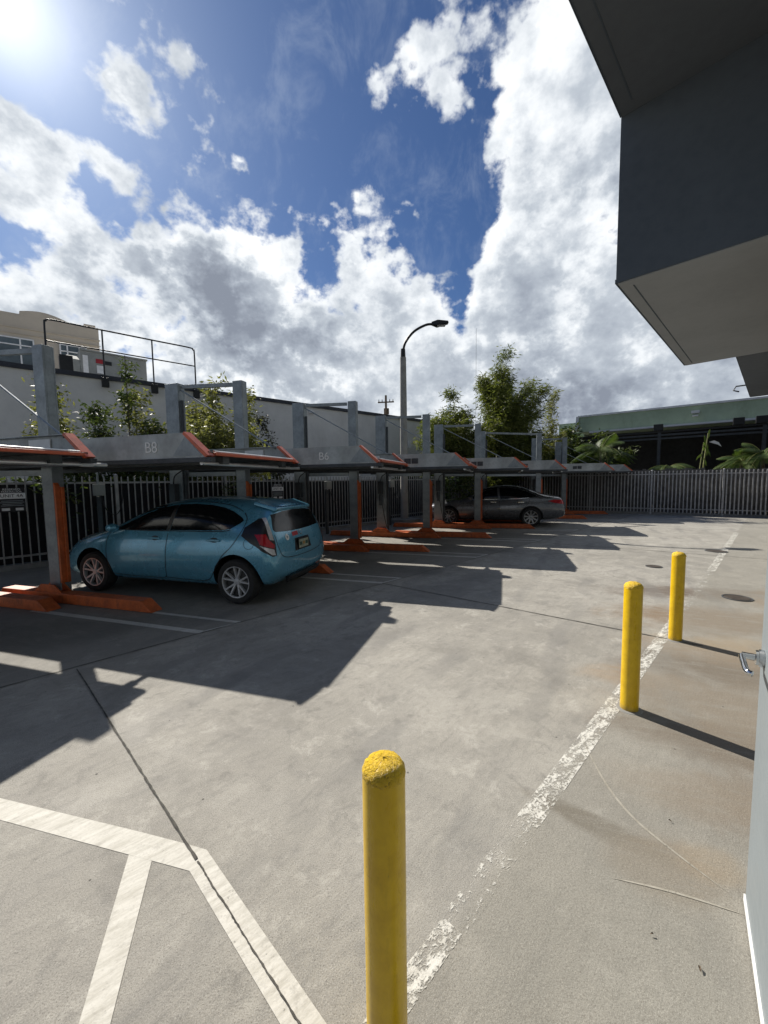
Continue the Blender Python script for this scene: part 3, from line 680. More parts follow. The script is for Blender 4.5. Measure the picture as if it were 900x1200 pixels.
# ---- blue hatchback
car = empty('parked_car', (0, 0, 0), RZ, 'light blue five-door hatchback parked tail-out under the B8 lift', 'car', 'cars parked under the lifts')
ST = [(0.00, .30, .50, .58, .60, .42, .48, .44, .36), (.05, .22, .56, .66, .69, .64, .70, .62, .50), (.22, .18, .66, .77, .80, .76, .81, .74, .58), (.45, .18, .74, .84, .885, .79, .84, .79, .62),
      (.75, .18, .82, .90, .95, .80, .85, .81, .65), (1.02, .18, .88, .955, 1.0, .80, .85, .81, .68), (1.15, .18, .90, 1.02, 1.06, .80, .85, .80, .68), (1.5, .18, .925, 1.19, 1.25, .80, .85, .795, .64), (1.85, .18, .935, 1.315, 1.385, .80, .85, .79, .60),
      (2.2, .18, .945, 1.36, 1.445, .80, .85, .79, .585), (2.6, .18, .96, 1.365, 1.455, .80, .85, .79, .58), (3.0, .18, .985, 1.345, 1.44, .80, .85, .79, .57), (3.35, .19, 1.01, 1.31, 1.41, .80, .855, .79, .56), (3.66, .21, 1.02, 1.25, 1.355, .78, .845, .77, .55),
      (3.76, .23, 1.01, 1.20, 1.30, .77, .835, .755, .55), (3.79, .24, .995, 1.12, 1.18, .765, .83, .75, .57), (3.86, .27, .93, 1.00, 1.035, .75, .81, .74, .60), (3.93, .31, .84, .89, .92, .72, .785, .71, .60), (3.98, .34, .70, .76, .785, .68, .745, .67, .56), (4.02, .38, .56, .61, .63, .52, .60, .54, .46)]
ST = [(r[0]-2.0,)+r[1:] for r in ST]
WF, WRR, WR_ = .78-2.0, 3.33-2.0, .305
body, bvh = loft_body(ST, 'body', M['blue'], [(WF, .315, .365, .52), (WRR, .315, .365, .52)]); body.parent = car
SX = dict(U=(1, 0, 0), V=(0, 0, 1))
def sides(nm, poly, mat, **kw):
    for s_ in (-1, 1): decal(nm, bvh, [(x-2.0, z) for x, z in poly], (0, s_*2, 0), (1, 0, 0), (0, 0, 1), (0, -s_, 0), mat, car, **kw)
sides('front_side_window', [(1.20, .965), (1.45, 1.09), (1.72, 1.215), (1.98, 1.30), (2.17, 1.335), (2.16, .975)], M['glass'])
sides('rear_side_window', [(2.24, 1.342), (2.5, 1.350), (2.8, 1.335), (3.02, 1.30), (3.20, 1.245), (3.36, 1.165), (3.40, 1.13), (3.36, 1.09), (3.24, 1.02), (3.10, .995), (2.23, .977)], M['glass'])
sides('window_pillar', [(2.165, .976), (2.165, 1.33), (2.235, 1.335), (2.225, .978)], M['trim'])
def sides_seam(pts, w=.010, mat=None, nm='door_gap', off=.0025):
    for s_ in (-1, 1): seam(nm, bvh, [(x-2.0, z) for x, z in pts], (0, s_*2, 0), (1, 0, 0), (0, 0, 1), (0, -s_, 0), mat or M['trim'], car, w, off)
sides_seam([(1.12, .94), (1.08, .80), (1.08, .60), (1.12, .38), (1.20, .30), (1.9, .285), (2.12, .30), (2.165, .40), (2.19, .65), (2.20, .965)])
sides_seam([(2.12, .30), (2.5, .285), (2.85, .30), (3.0, .45), (3.13, .64), (3.30, .80), (3.42, 1.0), (3.44, 1.14), (3.36, 1.24)])
sides_seam([(1.12, .93), (1.5, 1.13), (1.9, 1.30), (2.25, 1.37), (2.7, 1.375), (3.1, 1.33), (3.36, 1.24)], .008)
sides_seam([(.95, .225), (1.6, .205), (2.6, .205), (3.0, .225)], .05, M['trim'], 'sill_trim')
sides_seam([(3.55+.075*math.cos(a), .83+.075*math.sin(a)) for a in [i*2*math.pi/12 for i in range(13)]], .005, None, 'fuel_door_gap')
sides_seam([(1.15, .965), (1.7, .962), (2.4, .968), (3.1, .982), (3.25, 1.01)], .012, M['trim'], 'window_seal', .006)
for s_ in (-1, 1):
    for hx in (1.98, 3.0):
        h = bvh.ray_cast(Vector((hx-2, s_*2, .86)), Vector((0, -s_, 0)))[0]
        m = MB(); m.box((h.x, h.y+s_*.018, h.z), (.20, .022, .034)); m.box((h.x+.085, h.y+s_*.008, h.z), (.03, .03, .03)); m.box((h.x-.085, h.y+s_*.008, h.z), (.03, .03, .03)); m.build('door_handle', M['blue'], car, bevel=.008)
        decal('handle_recess', bvh, [(h.x+.07*math.cos(a), h.z+.034*math.sin(a)) for a in [i*math.pi/8 for i in range(16)]], (0, s_*2, 0), (1, 0, 0), (0, 0, 1), (0, -s_, 0), M['trim'], car, off=.002, step=.02)
    m = MB(); m.lathe([(.001, -.07), (.05, -.055), (.075, 0), (.06, .05), (.001, .06)], n=16, axis='y'); o = m.build('wing_mirror', M['blue'], car, smooth=True, loc=(1.30-2.0, s_*.90, 1.0)); o.scale = (1.0, 1.2, .85)
    # lamps wrap the tail corner
    du = Vector((.5, -s_*.866*-1, 0)); D = Vector((-.80, -s_*.60, 0)).normalized(); U = Vector((.60, -s_*.80, 0)); O = Vector((0, 0, 0))-D*3
    def uv(lst): return lst
    # u runs from the flank round to the tailgate
    base = 3*0
    def pj(x, y, z): v = Vector((x-2.0, s_*y, z)); return (v.dot(U), z)
    outer = [pj(3.42, .80, .93), pj(3.50, .79, 1.04), pj(3.66, .70, 1.155), pj(3.74, .655, 1.165), pj(3.84, .66, .98), pj(3.93, .66, .82), pj(3.95, .66, .66), pj(3.90, .71, .655), pj(3.72, .80, .74), pj(3.55, .81, .84)]
    decal('taillight', bvh, outer, O, U, (0, 0, 1), D, M['trim'], car, off=.003, step=.03)
    decal('taillight_strip', bvh, [pj(3.70, .685, 1.16), pj(3.74, .655, 1.165), pj(3.85, .67, .98), pj(3.90, .67, .86), pj(3.85, .715, .875), pj(3.80, .71, .97)], O, U, (0, 0, 1), D, M['tail_w'], car, off=.007, step=.03)
    decal('taillight_red', bvh, [pj(3.60, .77, .95), pj(3.78, .73, .955), pj(3.84, .73, .88), pj(3.93, .68, .80), pj(3.93, .70, .755), pj(3.70, .80, .82)], O, U, (0, 0, 1), D, M['tail_r'], car, off=.008, step=.03)
    decal('reversing_lens', bvh, [pj(3.70, .80, .805), pj(3.93, .70, .745), pj(3.94, .68, .67), pj(3.90, .72, .675)], O, U, (0, 0, 1), D, M['tail_w'], car, off=.008, step=.03)
    Df = Vector((.75, -s_*.66, 0)).normalized(); Uf = Vector((.66, s_*.75, 0)).normalized()
    def pf(x, y, z): v = Vector((x-2.0, s_*y, z)); return (v.dot(Uf), z)
    decal('headlight', bvh, [pf(.10, .62, .66), pf(.20, .72, .73), pf(.50, .78, .84), pf(.62, .78, .87), pf(.50, .70, .86), pf(.25, .60, .79)], Vector((0, 0, 0))-Df*3, Uf, (0, 0, 1), Df, M['tail_w'], car, off=.005, step=.03)
RV = dict(O=(3, 0, 0), U=(0, 1, 0), V=(0, 0, 1), D=(-1, 0, 0))
decal('rear_window', bvh, [(-.60, .965), (-.30, .945), (0, .94), (.30, .945), (.60, .965), (.63, 1.0), (.56, 1.20), (.3, 1.235), (0, 1.245), (-.3, 1.235), (-.56, 1.20), (-.63, 1.0)], mat=M['glass'], parent=car, **RV)
decal('badge_sticker', bvh, [(-.38+.045*math.cos(a), .865+.045*math.sin(a)) for a in [i*math.pi/10 for i in range(20)]], mat=M['whitep'], parent=car, off=.005, step=.02, **RV)
decal('badge_sticker', bvh, [(-.38+.020*math.cos(a), .865+.022*math.sin(a)) for a in [i*math.pi/5 for i in range(10)]], mat=M['galv'], parent=car, off=.007, step=.012, **RV)
decal('bumper_sticker', bvh, [(-.24, .86), (-.08, .865), (-.08, .925), (-.24, .92)], mat=M['red'], parent=car, off=.005, **RV)
decal('emblem', bvh, [(.0+.05*math.cos(a), .895+.035*math.sin(a)) for a in [i*math.pi/8 for i in range(16)]], mat=M['chrome'], parent=car, off=.006, step=.02, **RV)
decal('emblem', bvh, [(.0+.038*math.cos(a), .895+.024*math.sin(a)) for a in [i*math.pi/8 for i in range(16)]], mat=M['blue'], parent=car, off=.008, step=.02, **RV)
decal('plate_recess', bvh, [(-.24, .65), (.24, .65), (.20, .825), (-.20, .825)], mat=M['trim'], parent=car, off=.002, **RV)
h = bvh.ray_cast(Vector((3, 0, .735)), Vector((-1, 0, 0)))[0]
m = MB(); m.box((h.x+.022, 0, .735), (.012, .305, .155)); pl = m.build('license_plate', M['trim'], car)
m = MB(); m.box((h.x+.030, 0, .735), (.004, .27, .12)); pf_ = m.build('plate_face', paint('plate_face', (.34, .37, .28), .5, 0, .3, 22), pl)
m = MB(); m.box((h.x+.034, 0, .738), (.003, .06, .045), 0); m.box((h.x+.034, -.085, .735), (.003, .07, .05), 1); m.box((h.x+.034, .085, .735), (.003, .07, .05), 1)
m.build('plate_emblem', [paint('plate_orange', (.35, .20, .05), .5), paint('plate_green', (.03, .09, .06), .5)], pl)
seam('tailgate_gap', bvh, [(-.64, .93), (-.62, .75), (-.50, .61), (0, .575), (.50, .61), (.62, .75), (.64, .93)], (3, 0, 0), (0, 1, 0), (0, 0, 1), (-1, 0, 0), M['trim'], car, .010)
m = MB(); m.tube([(1.80, .05, 1.03), (1.83, -.12, 1.02), (1.86, -.30, .985)], .010); m.build('rear_wiper', M['trim'], car)
m = MB(); m.add([(1.45, -.55, 1.345), (1.79, -.50, 1.245), (1.79, .50, 1.245), (1.45, .55, 1.345), (1.45, -.53, 1.385), (1.80, -.47, 1.292), (1.80, .47, 1.292), (1.45, .53, 1.385)], [(3, 2, 1, 0), (4, 5, 6, 7), (0, 1, 5, 4), (1, 2, 6, 5), (2, 3, 7, 6), (3, 0, 4, 7)]); m.build('spoiler', M['blue'], car, bevel=.012)
m = MB(); m.tube([(1.1, 0, 1.43), (1.19, 0, 1.56)], [.01, .004]); m.build('antenna', M['trim'], car)
decal('windshield', bvh, [(-.66, .99), (.66, .99), (.60, 1.33), (-.60, 1.33)], (-3, 0, 0), (0, 1, 0), (0, 0, 1), (1, 0, 0), M['glass'], car)
m = MB(); m.prism([(1.94, .24), (2.04, .30), (2.04, .33), (1.94, .33)], 'y', -.45, .45); m.build('rear_diffuser', M['trim'], car)
for s_ in (-1, 1):
    wheel(car, WF, s_*.745, WR_, .19, M['rim'], 5, s_); wheel(car, WRR, s_*.745, WR_, .19, M['rim'], 5, s_)
    for wx in (WF, WRR):
        pass
car.location = (-1.99-1.33*sx.x+.84*sy.x, 5.13-1.33*sx.y+.84*sy.y, 0)
for ch in car.children_recursive:
    if ch.name.startswith(('wheel', 'wing_mirror', 'tyre', 'rim')): continue
    for v in ch.data.vertices:
        if v.co.x > 1.70: v.co.x = 1.70+(v.co.x-1.70)*.64
        if v.co.z > .8: v.co.z = .8+(v.co.z-.8)*.965
# ---- grey sedan
car2 = empty('parked_car', (0, 0, 0), RZ, 'dark grey four-door sedan in the shade under the farther lift', 'car', 'cars parked under the lifts')
Lh = 2.43
S2 = [(0.0, .32, .50, .58, .60, .5, .55, .5, .42), (.06, .22, .56, .66, .69, .72, .78, .70, .56), (.30, .19, .68, .76, .80, .82, .88, .82, .66), (.8, .19, .80, .87, .915, .86, .91, .87, .72), (1.3, .19, .86, .925, .965, .86, .915, .87, .74),
      (1.5, .19, .875, .97, 1.01, .86, .915, .86, .74), (1.9, .19, .89, 1.15, 1.21, .86, .915, .855, .68), (2.3, .19, .90, 1.30, 1.37, .86, .915, .85, .62), (2.7, .19, .91, 1.35, 1.435, .86, .915, .85, .60), (3.1, .19, .93, 1.345, 1.435, .86, .915, .85, .595),
      (3.5, .19, .95, 1.28, 1.37, .86, .92, .86, .60), (3.9, .20, .975, 1.14, 1.20, .86, .92, .86, .66), (4.2, .21, .985, 1.04, 1.085, .85, .91, .85, .72), (4.5, .24, .99, 1.02, 1.055, .82, .885, .82, .72), (4.68, .28, .96, 1.0, 1.03, .79, .85, .78, .70), (4.76, .32, .88, .92, .945, .74, .80, .73, .66), (4.84, .36, .68, .72, .74, .70, .75, .68, .58), (4.86, .40, .56, .60, .62, .55, .6, .55, .46)]
S2 = [(r[0]-Lh,)+r[1:] for r in S2]
body2, bvh2 = loft_body(S2, 'body', M['grey'], [(.95-Lh, .335, .385, .58), (3.75-Lh, .335, .385, .58)]); body2.parent = car2
def s2d(nm, poly, mat, **kw):
    for s_ in (-1, 1): decal(nm, bvh2, [(x-Lh, z) for x, z in poly], (0, s_*2, 0), (1, 0, 0), (0, 0, 1), (0, -s_, 0), mat, car2, **kw)
def s2s(pts, w=.01, mat=None, nm='door_gap', off=.0025):
    for s_ in (-1, 1): seam(nm, bvh2, [(x-Lh, z) for x, z in pts], (0, s_*2, 0), (1, 0, 0), (0, 0, 1), (0, -s_, 0), mat or M['trim'], car2, w, off)
s2d('front_side_window', [(1.62, .93), (1.9, 1.07), (2.3, 1.25), (2.62, 1.32), (2.66, .945)], M['glass'])
s2d('rear_side_window', [(2.74, .947), (2.70, 1.33), (3.0, 1.335), (3.3, 1.29), (3.62, 1.19), (3.92, 1.07), (3.86, 1.02), (3.6, .985)], M['glass'])
s2s([(1.6, .925), (2.6, .935), (3.4, .965), (3.88, 1.02), (3.97, 1.07), (3.75, 1.165), (3.35, 1.30), (3.0, 1.35), (2.6, 1.34), (2.2, 1.23)], .016, M['chrome'], 'window_trim', .006)
s2s([(1.5, .90), (1.46, .7), (1.5, .38), (2.6, .30), (2.70, .5), (2.71, .94)]); s2s([(2.66, .31), (3.35, .32), (3.5, .6), (3.66, .82), (3.70, .97)])
for s_ in (-1, 1):
    for hx in (2.5, 3.42):
        hh = bvh2.ray_cast(Vector((hx-Lh, s_*2, .84)), Vector((0, -s_, 0)))[0]; m = MB(); m.box((hh.x, hh.y+s_*.02, hh.z), (.21, .02, .03)); m.build('door_handle', M['chrome'], car2, bevel=.008)
    D = Vector((-.80, -s_*.60, 0)).normalized(); U = Vector((.60, -s_*.80, 0))
    def pj(x, y, z): v = Vector((x-Lh, s_*y, z)); return (v.dot(U), z)
    decal('taillight', bvh2, [pj(4.28, .87, .88), pj(4.5, .86, .935), pj(4.70, .78, .925), pj(4.76, .50, .90), pj(4.78, .50, .80), pj(4.72, .78, .78), pj(4.5, .86, .82)], -D*4, U, (0, 0, 1), D, M['tail_r'], car2, off=.005, step=.04)
    m = MB(); m.lathe([(.001, -.08), (.05, -.06), (.08, 0), (.06, .06), (.001, .07)], n=16, axis='y'); m.build('wing_mirror', M['grey'], car2, smooth=True, loc=(1.75-Lh, s_*.99, .98))
    wheel(car2, .95-Lh, s_*.80, .33, .21, M['rim_d'], 9, s_, False); wheel(car2, 3.75-Lh, s_*.80, .33, .21, M['rim_d'], 9, s_, False)
decal('rear_window', bvh2, [(-.60, 1.10), (.60, 1.10), (.52, 1.33), (-.52, 1.33)], (4, 0, 0), (0, 1, 0), (0, 0, 1), (-1, 0, 0), M['glass'], car2)
decal('windshield', bvh2, [(-.68, 1.02), (.68, 1.02), (.58, 1.33), (-.58, 1.33)], (-4, 0, 0), (0, 1, 0), (0, 0, 1), (1, 0, 0), M['glass'], car2)
m = MB(); m.box((4.83-Lh+.01, 0, .66), (.012, .31, .16)); m.build('license_plate', M['whitep'], car2)
car2.location = (5.02-(3.75-Lh)*sx.x+.90*sy.x, 13.35-(3.75-Lh)*sx.y+.90*sy.y, 0)

# ------------------------------------------------------------------ fences
def fence(name, pts_top, label, matp, screen=None, pitch=.125, pw=.022, h=1.80, post=2.4, curb=True):
    a, b = Vector(pts_top[0]), Vector(pts_top[1]); L = (b-a).length; dr = (b-a).normalized(); ang = math.atan2(dr.y, dr.x)
    t = empty(name, (a.x, a.y, 0), ang, label, 'fence')
    nb = int(round(L/post)); bay = L/nb
    for i in range(nb+1):
        m = MB(); m.b2(i*bay-.032, i*bay+.032, -.032, .032, 0, h+.04); m.lathe([(.045, h+.04), (.001, h+.065)], (i*bay, 0, 0), n=4); m.build('post', matp, t)
    for i in range(nb):
        m = MB(); x0, x1 = i*bay+.034, (i+1)*bay-.034
        for z in (.26, h-.13): m.b2(x0, x1, -.014, .014, z-.02, z+.02)
        n = int((x1-x0)/pitch)
        for q in range(n):
            x = x0+(q+.5)*(x1-x0)/n; m.b2(x-pw/2, x+pw/2, -.0145-pw, -.0145, .10, h-.015); m.add([(x-pw/2, -.0145-pw, h-.015), (x+pw/2, -.0145-pw, h-.015), (x+pw/2, -.0145, h-.015), (x-pw/2, -.0145, h-.015), (x, -.0145-pw/2, h+.015)], [(0, 1, 4), (1, 2, 4), (2, 3, 4), (3, 0, 4)])
        m.build('picket_panel', matp, t)
    if screen: m = MB(); m.b2(.0, L, .035, .042, .12, screen); m.build('privacy_screen', M['mesh_d'], t)
    if curb: m = MB(); m.b2(-.2, L+.2, -.02, .20, 0, .10); m.build('kerb', M['fence_conc'], t)
    return t
A0 = Vector((-7.3, 7.3)); cr = Vector((5.9, 21.6)); u1 = (cr-A0).normalized()
fence('picket_fence', (A0-u1*5.5, cr), 'tall picket fence with dark screen running behind the parking lifts', M['picket'], 1.66)
v2 = Vector((6.71, -4.66)).normalized()
fence('picket_fence', (cr, cr+v2*17.0), 'picket fence at the right with grey boards behind it', M['picket_r'], None, .125, .040, 1.90, 2.35)
# board fence behind the right pickets
t = empty('board_fence', (cr.x, cr.y, 0), math.atan2(v2.y, v2.x), 'weathered dark board fence standing just behind the right picket fence', 'fence')
x = 0.0; i = 0
while x < 17.3:
    m = MB(); xx = x
    while xx < x+2.4:
        w = .135; hh = 1.93+random.uniform(-.03, .04)+(.06 if 6 < xx < 9 else 0); m.b2(xx, xx+w-.004, .25+random.uniform(0, .006), .272, .03, hh); xx += w+random.uniform(.001, .006)
    m.b2(x, xx, .275, .32, .5, .6); m.b2(x, xx, .275, .32, 1.4, 1.5)
    m.build('board_panel', M['board'], t); x = xx+.004
# signs on the left fence
def fsign(u, label, w=.40, h=.46, z=1.36):
    p = A0+u1*u; n = Vector((u1.y, -u1.x)); t = empty('parking_sign', (p.x+n.x*.052, p.y+n.y*.052, z), math.atan2(u1.y, u1.x), label, 'sign', 'reserved parking signs on the fence')
    m = MB(); m.b2(-w/2, w/2, -.004, 0, -h/2, h/2, 0); m.build('plate', M['signblack'], t)
    m = MB(); m.b2(-w/2+.01, w/2-.01, -.0065, -.0045, .02, .13); 
    for q in (-1, 1): m.b2(-w/2+.006, -w/2+.011, -.0064, -.0044, -h/2, h/2) if q < 0 else m.b2(w/2-.011, w/2-.006, -.0064, -.0044, -h/2, h/2)
    m.b2(-w*.38, -w*.10, -.0065, -.0045, -.205, -.155); m.b2(w*.10, w*.38, -.0065, -.0045, -.205, -.155); m.build('white_field', M['whitep'], t)
    def MM(x, z_): return Matrix(((1, 0, 0, x), (0, 0, -1, -.0075), (0, 1, 0, z_), (0, 0, 0, 1)))
    text_mesh('lettering', 'RESERVED', .055, M['whitep'], t, MM(0, .195), .001); text_mesh('lettering', 'PARKING FOR', .045, M['whitep'], t, MM(0, .152), .001)
    text_mesh('lettering', 'UNIT 4A', .085, M['signblack'], t, MM(0, .075), .001)
    m = MB()
    for zz, ww in ((-.02, .15), (-.05, .17), (-.08, .14), (-.11, .16)): m.b2(-ww, ww, -.0065, -.0045, zz-.006, zz+.006)
    m.build('small_print', M['galv'], t)
fsign(.28, 'black and white UNIT 4A reserved parking sign at the left end of the picket fence')
fsign(6.05, 'black and white reserved parking sign on the fence above the blue hatchback')
# lift control pedestals
def pedestal(kk, lab):
    p = Vector((-5.86+1.99*kk, 8.12+2.03*kk)) if kk != 0 else Vector((-3.8, 10.15))
    if kk == -1: p = Vector((-5.95, 8.2))
    t = empty('control_pedestal', (p.x, p.y, 0), R(43), lab, 'control box', 'lift control boxes on poles')
    MB().b2(-.04, .04, -.03, .03, 0, 1.38).build('pole', M['galv_d'], t); MB().b2(-.10, .10, -.16, -.03, 1.40, 1.64).build('control_box', M['hvac'], t, bevel=.008)
    MB().cyl((0, 0, 1.5), (0, 0, 2.3), .018, n=8).build('conduit', M['galv'], t)
    c = MB(); c.tube(cat([(.02, -.15, 1.42), (.10, -.16, 1.10), (.28, -.1, 1.0), (.40, -.05, 1.25), (.42, -.02, 1.7)], 8), .010, 6); c.build('hose', M['rubber'], t)
for kk, lab in ((-1, 'grey lift control box by the fence left of the blue hatchback'), (2, 'lift control box with a looped black hose under the B6 lift')):
    pedestal(kk, lab) if kk == -1 else None
def ped_at(p, lab):
    t = empty('control_pedestal', (p[0], p[1], 0), R(43), lab, 'control box', 'lift control boxes on poles')
    MB().b2(-.04, .04, -.03, .03, 0, 1.38).build('pole', M['galv_d'], t); MB().b2(-.10, .10, -.16, -.03, 1.40, 1.64).build('control_box', M['hvac'], t, bevel=.008)
    MB().cyl((0, 0, 1.5), (0, 0, 2.3), .018, n=8).build('conduit', M['galv'], t)
    c = MB(); c.tube(cat([(.02, -.15, 1.42), (.10, -.16, 1.10), (.28, -.1, 1.0), (.40, -.05, 1.25), (.42, -.02, 1.7)], 8), .010, 6); c.build('hose', M['rubber'], t)
ped_at((-1.78, 12.2), 'lift control box with a looped black hose seen below the B6 platform')
ped_at((.22, 14.4), 'lift control box just left of the street lamp base')

# ------------------------------------------------------------------ street lamp
t = empty('street_lamp', (.80, 15.3, 0), 0, 'tall concrete street lamp with curved arm rising behind the lifts', 'street lamp')
MB().lathe([(.19, 0), (.16, .05), (.155, 1.0), (.115, 6.55), (.115, 6.62)], n=24).build('pole', M['pole'], t, smooth=True)
m = MB(); m.lathe([(.62, 0), (.60, .16), (.001, .17)], n=28); m.build('footing', M['fence_conc'], t, smooth=True)
m = MB(); m.cyl((0, 0, 6.55), (0, 0, 6.95), .10, .085, n=16); m.tube(cat([(0, 0, 6.6), (.02, 0, 6.95), (.12, 0, 7.25), (.42, 0, 7.62), (.85, 0, 7.86), (1.15, 0, 7.90)], 8), .048, 10); m.build('arm', M['black'], t, smooth=True)
m = MB(); m.add([(1.08, -.06, 7.86), (1.30, -.14, 7.80), (1.72, -.10, 7.91), (1.72, .10, 7.91), (1.30, .14, 7.80), (1.08, .06, 7.86), (1.08, -.05, 7.97), (1.30, -.13, 8.02), (1.70, -.09, 7.99), (1.70, .09, 7.99), (1.30, .13, 8.02), (1.08, .05, 7.97)],
    [(5, 4, 3, 2, 1, 0), (6, 7, 8, 9, 10, 11)]+[(i, (i+1) % 6, 6+(i+1) % 6, 6+i) for i in range(6)]); m.build('lamp_head', M['black'], t, bevel=.01)
MB().box((1.45, 0, 7.825), (.30, .16, .02)).build('lens', M['tail_w'], t); t.scale = (1, 1, .95)
# distant utility pole, mast
t = empty('utility_pole', (.35, 42, 0), R(-10), 'distant wooden utility pole with crossarm left of the street lamp', 'utility pole')
MB().lathe([(.16, 0), (.11, 10.6), (.001, 10.62)], n=12).build('pole', M['bark'], t)
m = MB(); m.box((0, 0, 9.9), (1.7, .12, .12)); m.b2(-.25, .25, .12, .5, 8.7, 9.3); m.build('crossarm', M['bark'], t)
m = MB()
for x in (-.75, -.4, .4, .75): m.cyl((x, 0, 9.97), (x, 0, 10.2), .05, .03, n=8)
m.build('insulator', M['galv_d'], t)
tag(MB().tube([(7.0, 30, 0), (7.0, 30, 12.8)], .012, 6).build('antenna_mast', M['galv'], None), 'thin pale mast rising beside the tall bamboo', 'mast')

# ------------------------------------------------------------------ left building wall with railing
wd = Vector((math.sin(R(48.3)), math.cos(R(48.3)), 0)); wn = Vector((-wd.y, wd.x, 0)); wo_ = Vector((-7.9, 14.3, 0)); wang = math.atan2(wd.y, wd.x)
t = empty('warehouse', wo_, wang, 'long pale grey stucco building with dark roof edge behind the left fence', 'building')
MB().b2(-9, 18.6, 0, 8, 0, 5.06).build('wall', M['stucco'], t)
m = MB(); m.b2(-9.1, 18.68, -.07, .25, 5.062, 5.20); m.build('roof_edge', M['stucco_cap'], t)
m = MB(); m.b2(6.05, 6.25, -.14, -.002, 4.76, 4.90); m.build('wall_lamp', M['whitep'], t, bevel=.02)
m = MB(); m.b2(12.48, 12.6, -.12, -.002, 3.5, 3.9); m.build('junction_box', M['whitep'], t)
# railing mounted on the face
def wallx(px):  # position along wall for image columns measured once
    return px
t = empty('roof_railing', wo_+wn*0, wang, 'black pipe guard rail on the pale building roof edge', 'railing')
RX = [-3.06, -1.64, -.22, 1.16]; top = 6.62
m = MB(); m.tube(cat([(RX[0], -.10, 5.0), (RX[0], -.10, 6.42), (RX[0]+.04, -.10, 6.56), (RX[0]+.17, -.10, top), (-2, -.10, top), (0, -.10, top), (RX[3]-.17, -.10, top), (RX[3]-.04, -.10, 6.56), (RX[3], -.10, 6.42), (RX[3], -.10, 5.0)], 6), .026, 8); m.build('top_rail', M['black'], t, smooth=True)
m = MB(); m.cyl((RX[0], -.10, 5.98), (RX[3], -.10, 5.98), .022, n=8); m.build('mid_rail', M['black'], t)
for x in RX[1:3]: MB().cyl((x, -.10, 5.0), (x, -.10, top), .024, n=8).build('post', M['black'], t)
for x in RX: MB().b2(x-.10, x+.10, -.20, -.072, 4.80, 5.10).build('mounting_box', M['black'], t, bevel=.01)
# rooftop unit
t = empty('rooftop_unit', wo_+wd*(-1.0)+wn*3.6+Vector((0, 0, 5.06)), wang, 'grey rooftop air conditioning unit with red and white plates behind the guard rail', 'air conditioner')
m = MB(); m.prism([(-.7, .12), (.9, .12), (.9, 1.62), (-.7, 1.62)], 'x', -1.0, 1.18); m.prism([(-.7, .12), (.9, .12), (.9, 1.62), (.3, 1.62), (-.7, 1.25)], 'x', -1.35, -1.002); m.build('casing', M['hvac'], t, bevel=.02)
MB().b2(-1.0, 1.22, -.74, .95, 1.622, 1.67).build('lid', M['hvac'], t)
MB().b2(-.92, -.76, -.722, -.702, .75, 1.45).build('access_panel', M['whitep'], t)
MB().b2(-.52, -.30, -.722, -.702, 1.22, 1.38).build('brand_plate', M['red'], t); MB().b2(-.29, -.02, -.722, -.702, 1.20, 1.34).build('brand_plate', M['signblack'], t); MB().b2(-.50, -.30, -.722, -.702, .85, 1.14).build('brand_plate', M['whitep'], t); MB().b2(.32, .52, -.722, -.702, .75, 1.15).build('brand_plate', M['whitep'], t)
tag(MB().b2(-3.3, -2.95, .5, .9, 5.2, 5.95).build('roof_vent', M['black'], None, loc=tuple(wo_+wn*.6+wd*.6)), 'small dark box on the roof edge left of the rooftop unit', 'vent').rotation_euler = (0, 0, wang)
# beige building farther back
bd = Vector((15.14-0, 0, 0)); b0 = Vector((-15.14, 21.69, 0)); bw = Vector((math.sin(R(53)), math.cos(R(53)), 0)); bang = math.atan2(bw.y, bw.x)
t = empty('office_building', b0, bang, 'beige building with curved parapet and pale windows at the far left', 'building')
prof = [(-22, 0), (0, 0), (0, 9.97), (-.12, 9.97), (-.12, 10.07), (-.62, 10.07), (-.62, 9.93)]
prof += [(-1.2-1.9*s_/14, 9.96+.16*s_/14+.20*math.sin(math.pi*s_/14)) for s_ in range(0, 15)]+[(-3.12, 9.97), (-8, 9.97), (-22, 9.97)]
MB().prism(prof, 'y', 0, 9).build('wall', M['beige'], t)
m = MB(); m.b2(-22, .05, -.05, -.002, 9.28, 9.34); m.b2(-22, .05, -.05, -.002, 9.0, 9.03); m.build('string_course', M['beige'], t)
for (x0, x1, z0, z1) in ((-1.68, -.55, 5.4, 8.85), (-4.5, -2.64, 5.4, 8.82), (-8.2, -6.2, 5.4, 8.82)):
    m = MB(); m.b2(x0, x1, -.04, -.002, z0, z1); f = m.build('window', M['winglass'], t)
    m = MB(); w = .06
    for (a, b, c, e) in ((x0, x1, z1-w, z1), (x0, x1, z0, z0+w), (x0, x0+w, z0, z1), (x1-w, x1, z0, z1), ((x0*.72+x1*.28)-w/2, (x0*.72+x1*.28)+w/2, z0, z1), ((x0*.28+x1*.72)-w/2, (x0*.28+x1*.72)+w/2, z0, z1), (x0, x1, z1-.38, z1-.33)): m.b2(a, b, -.075, -.042, c, e)
    m.build('frame', M['whitep'], f)
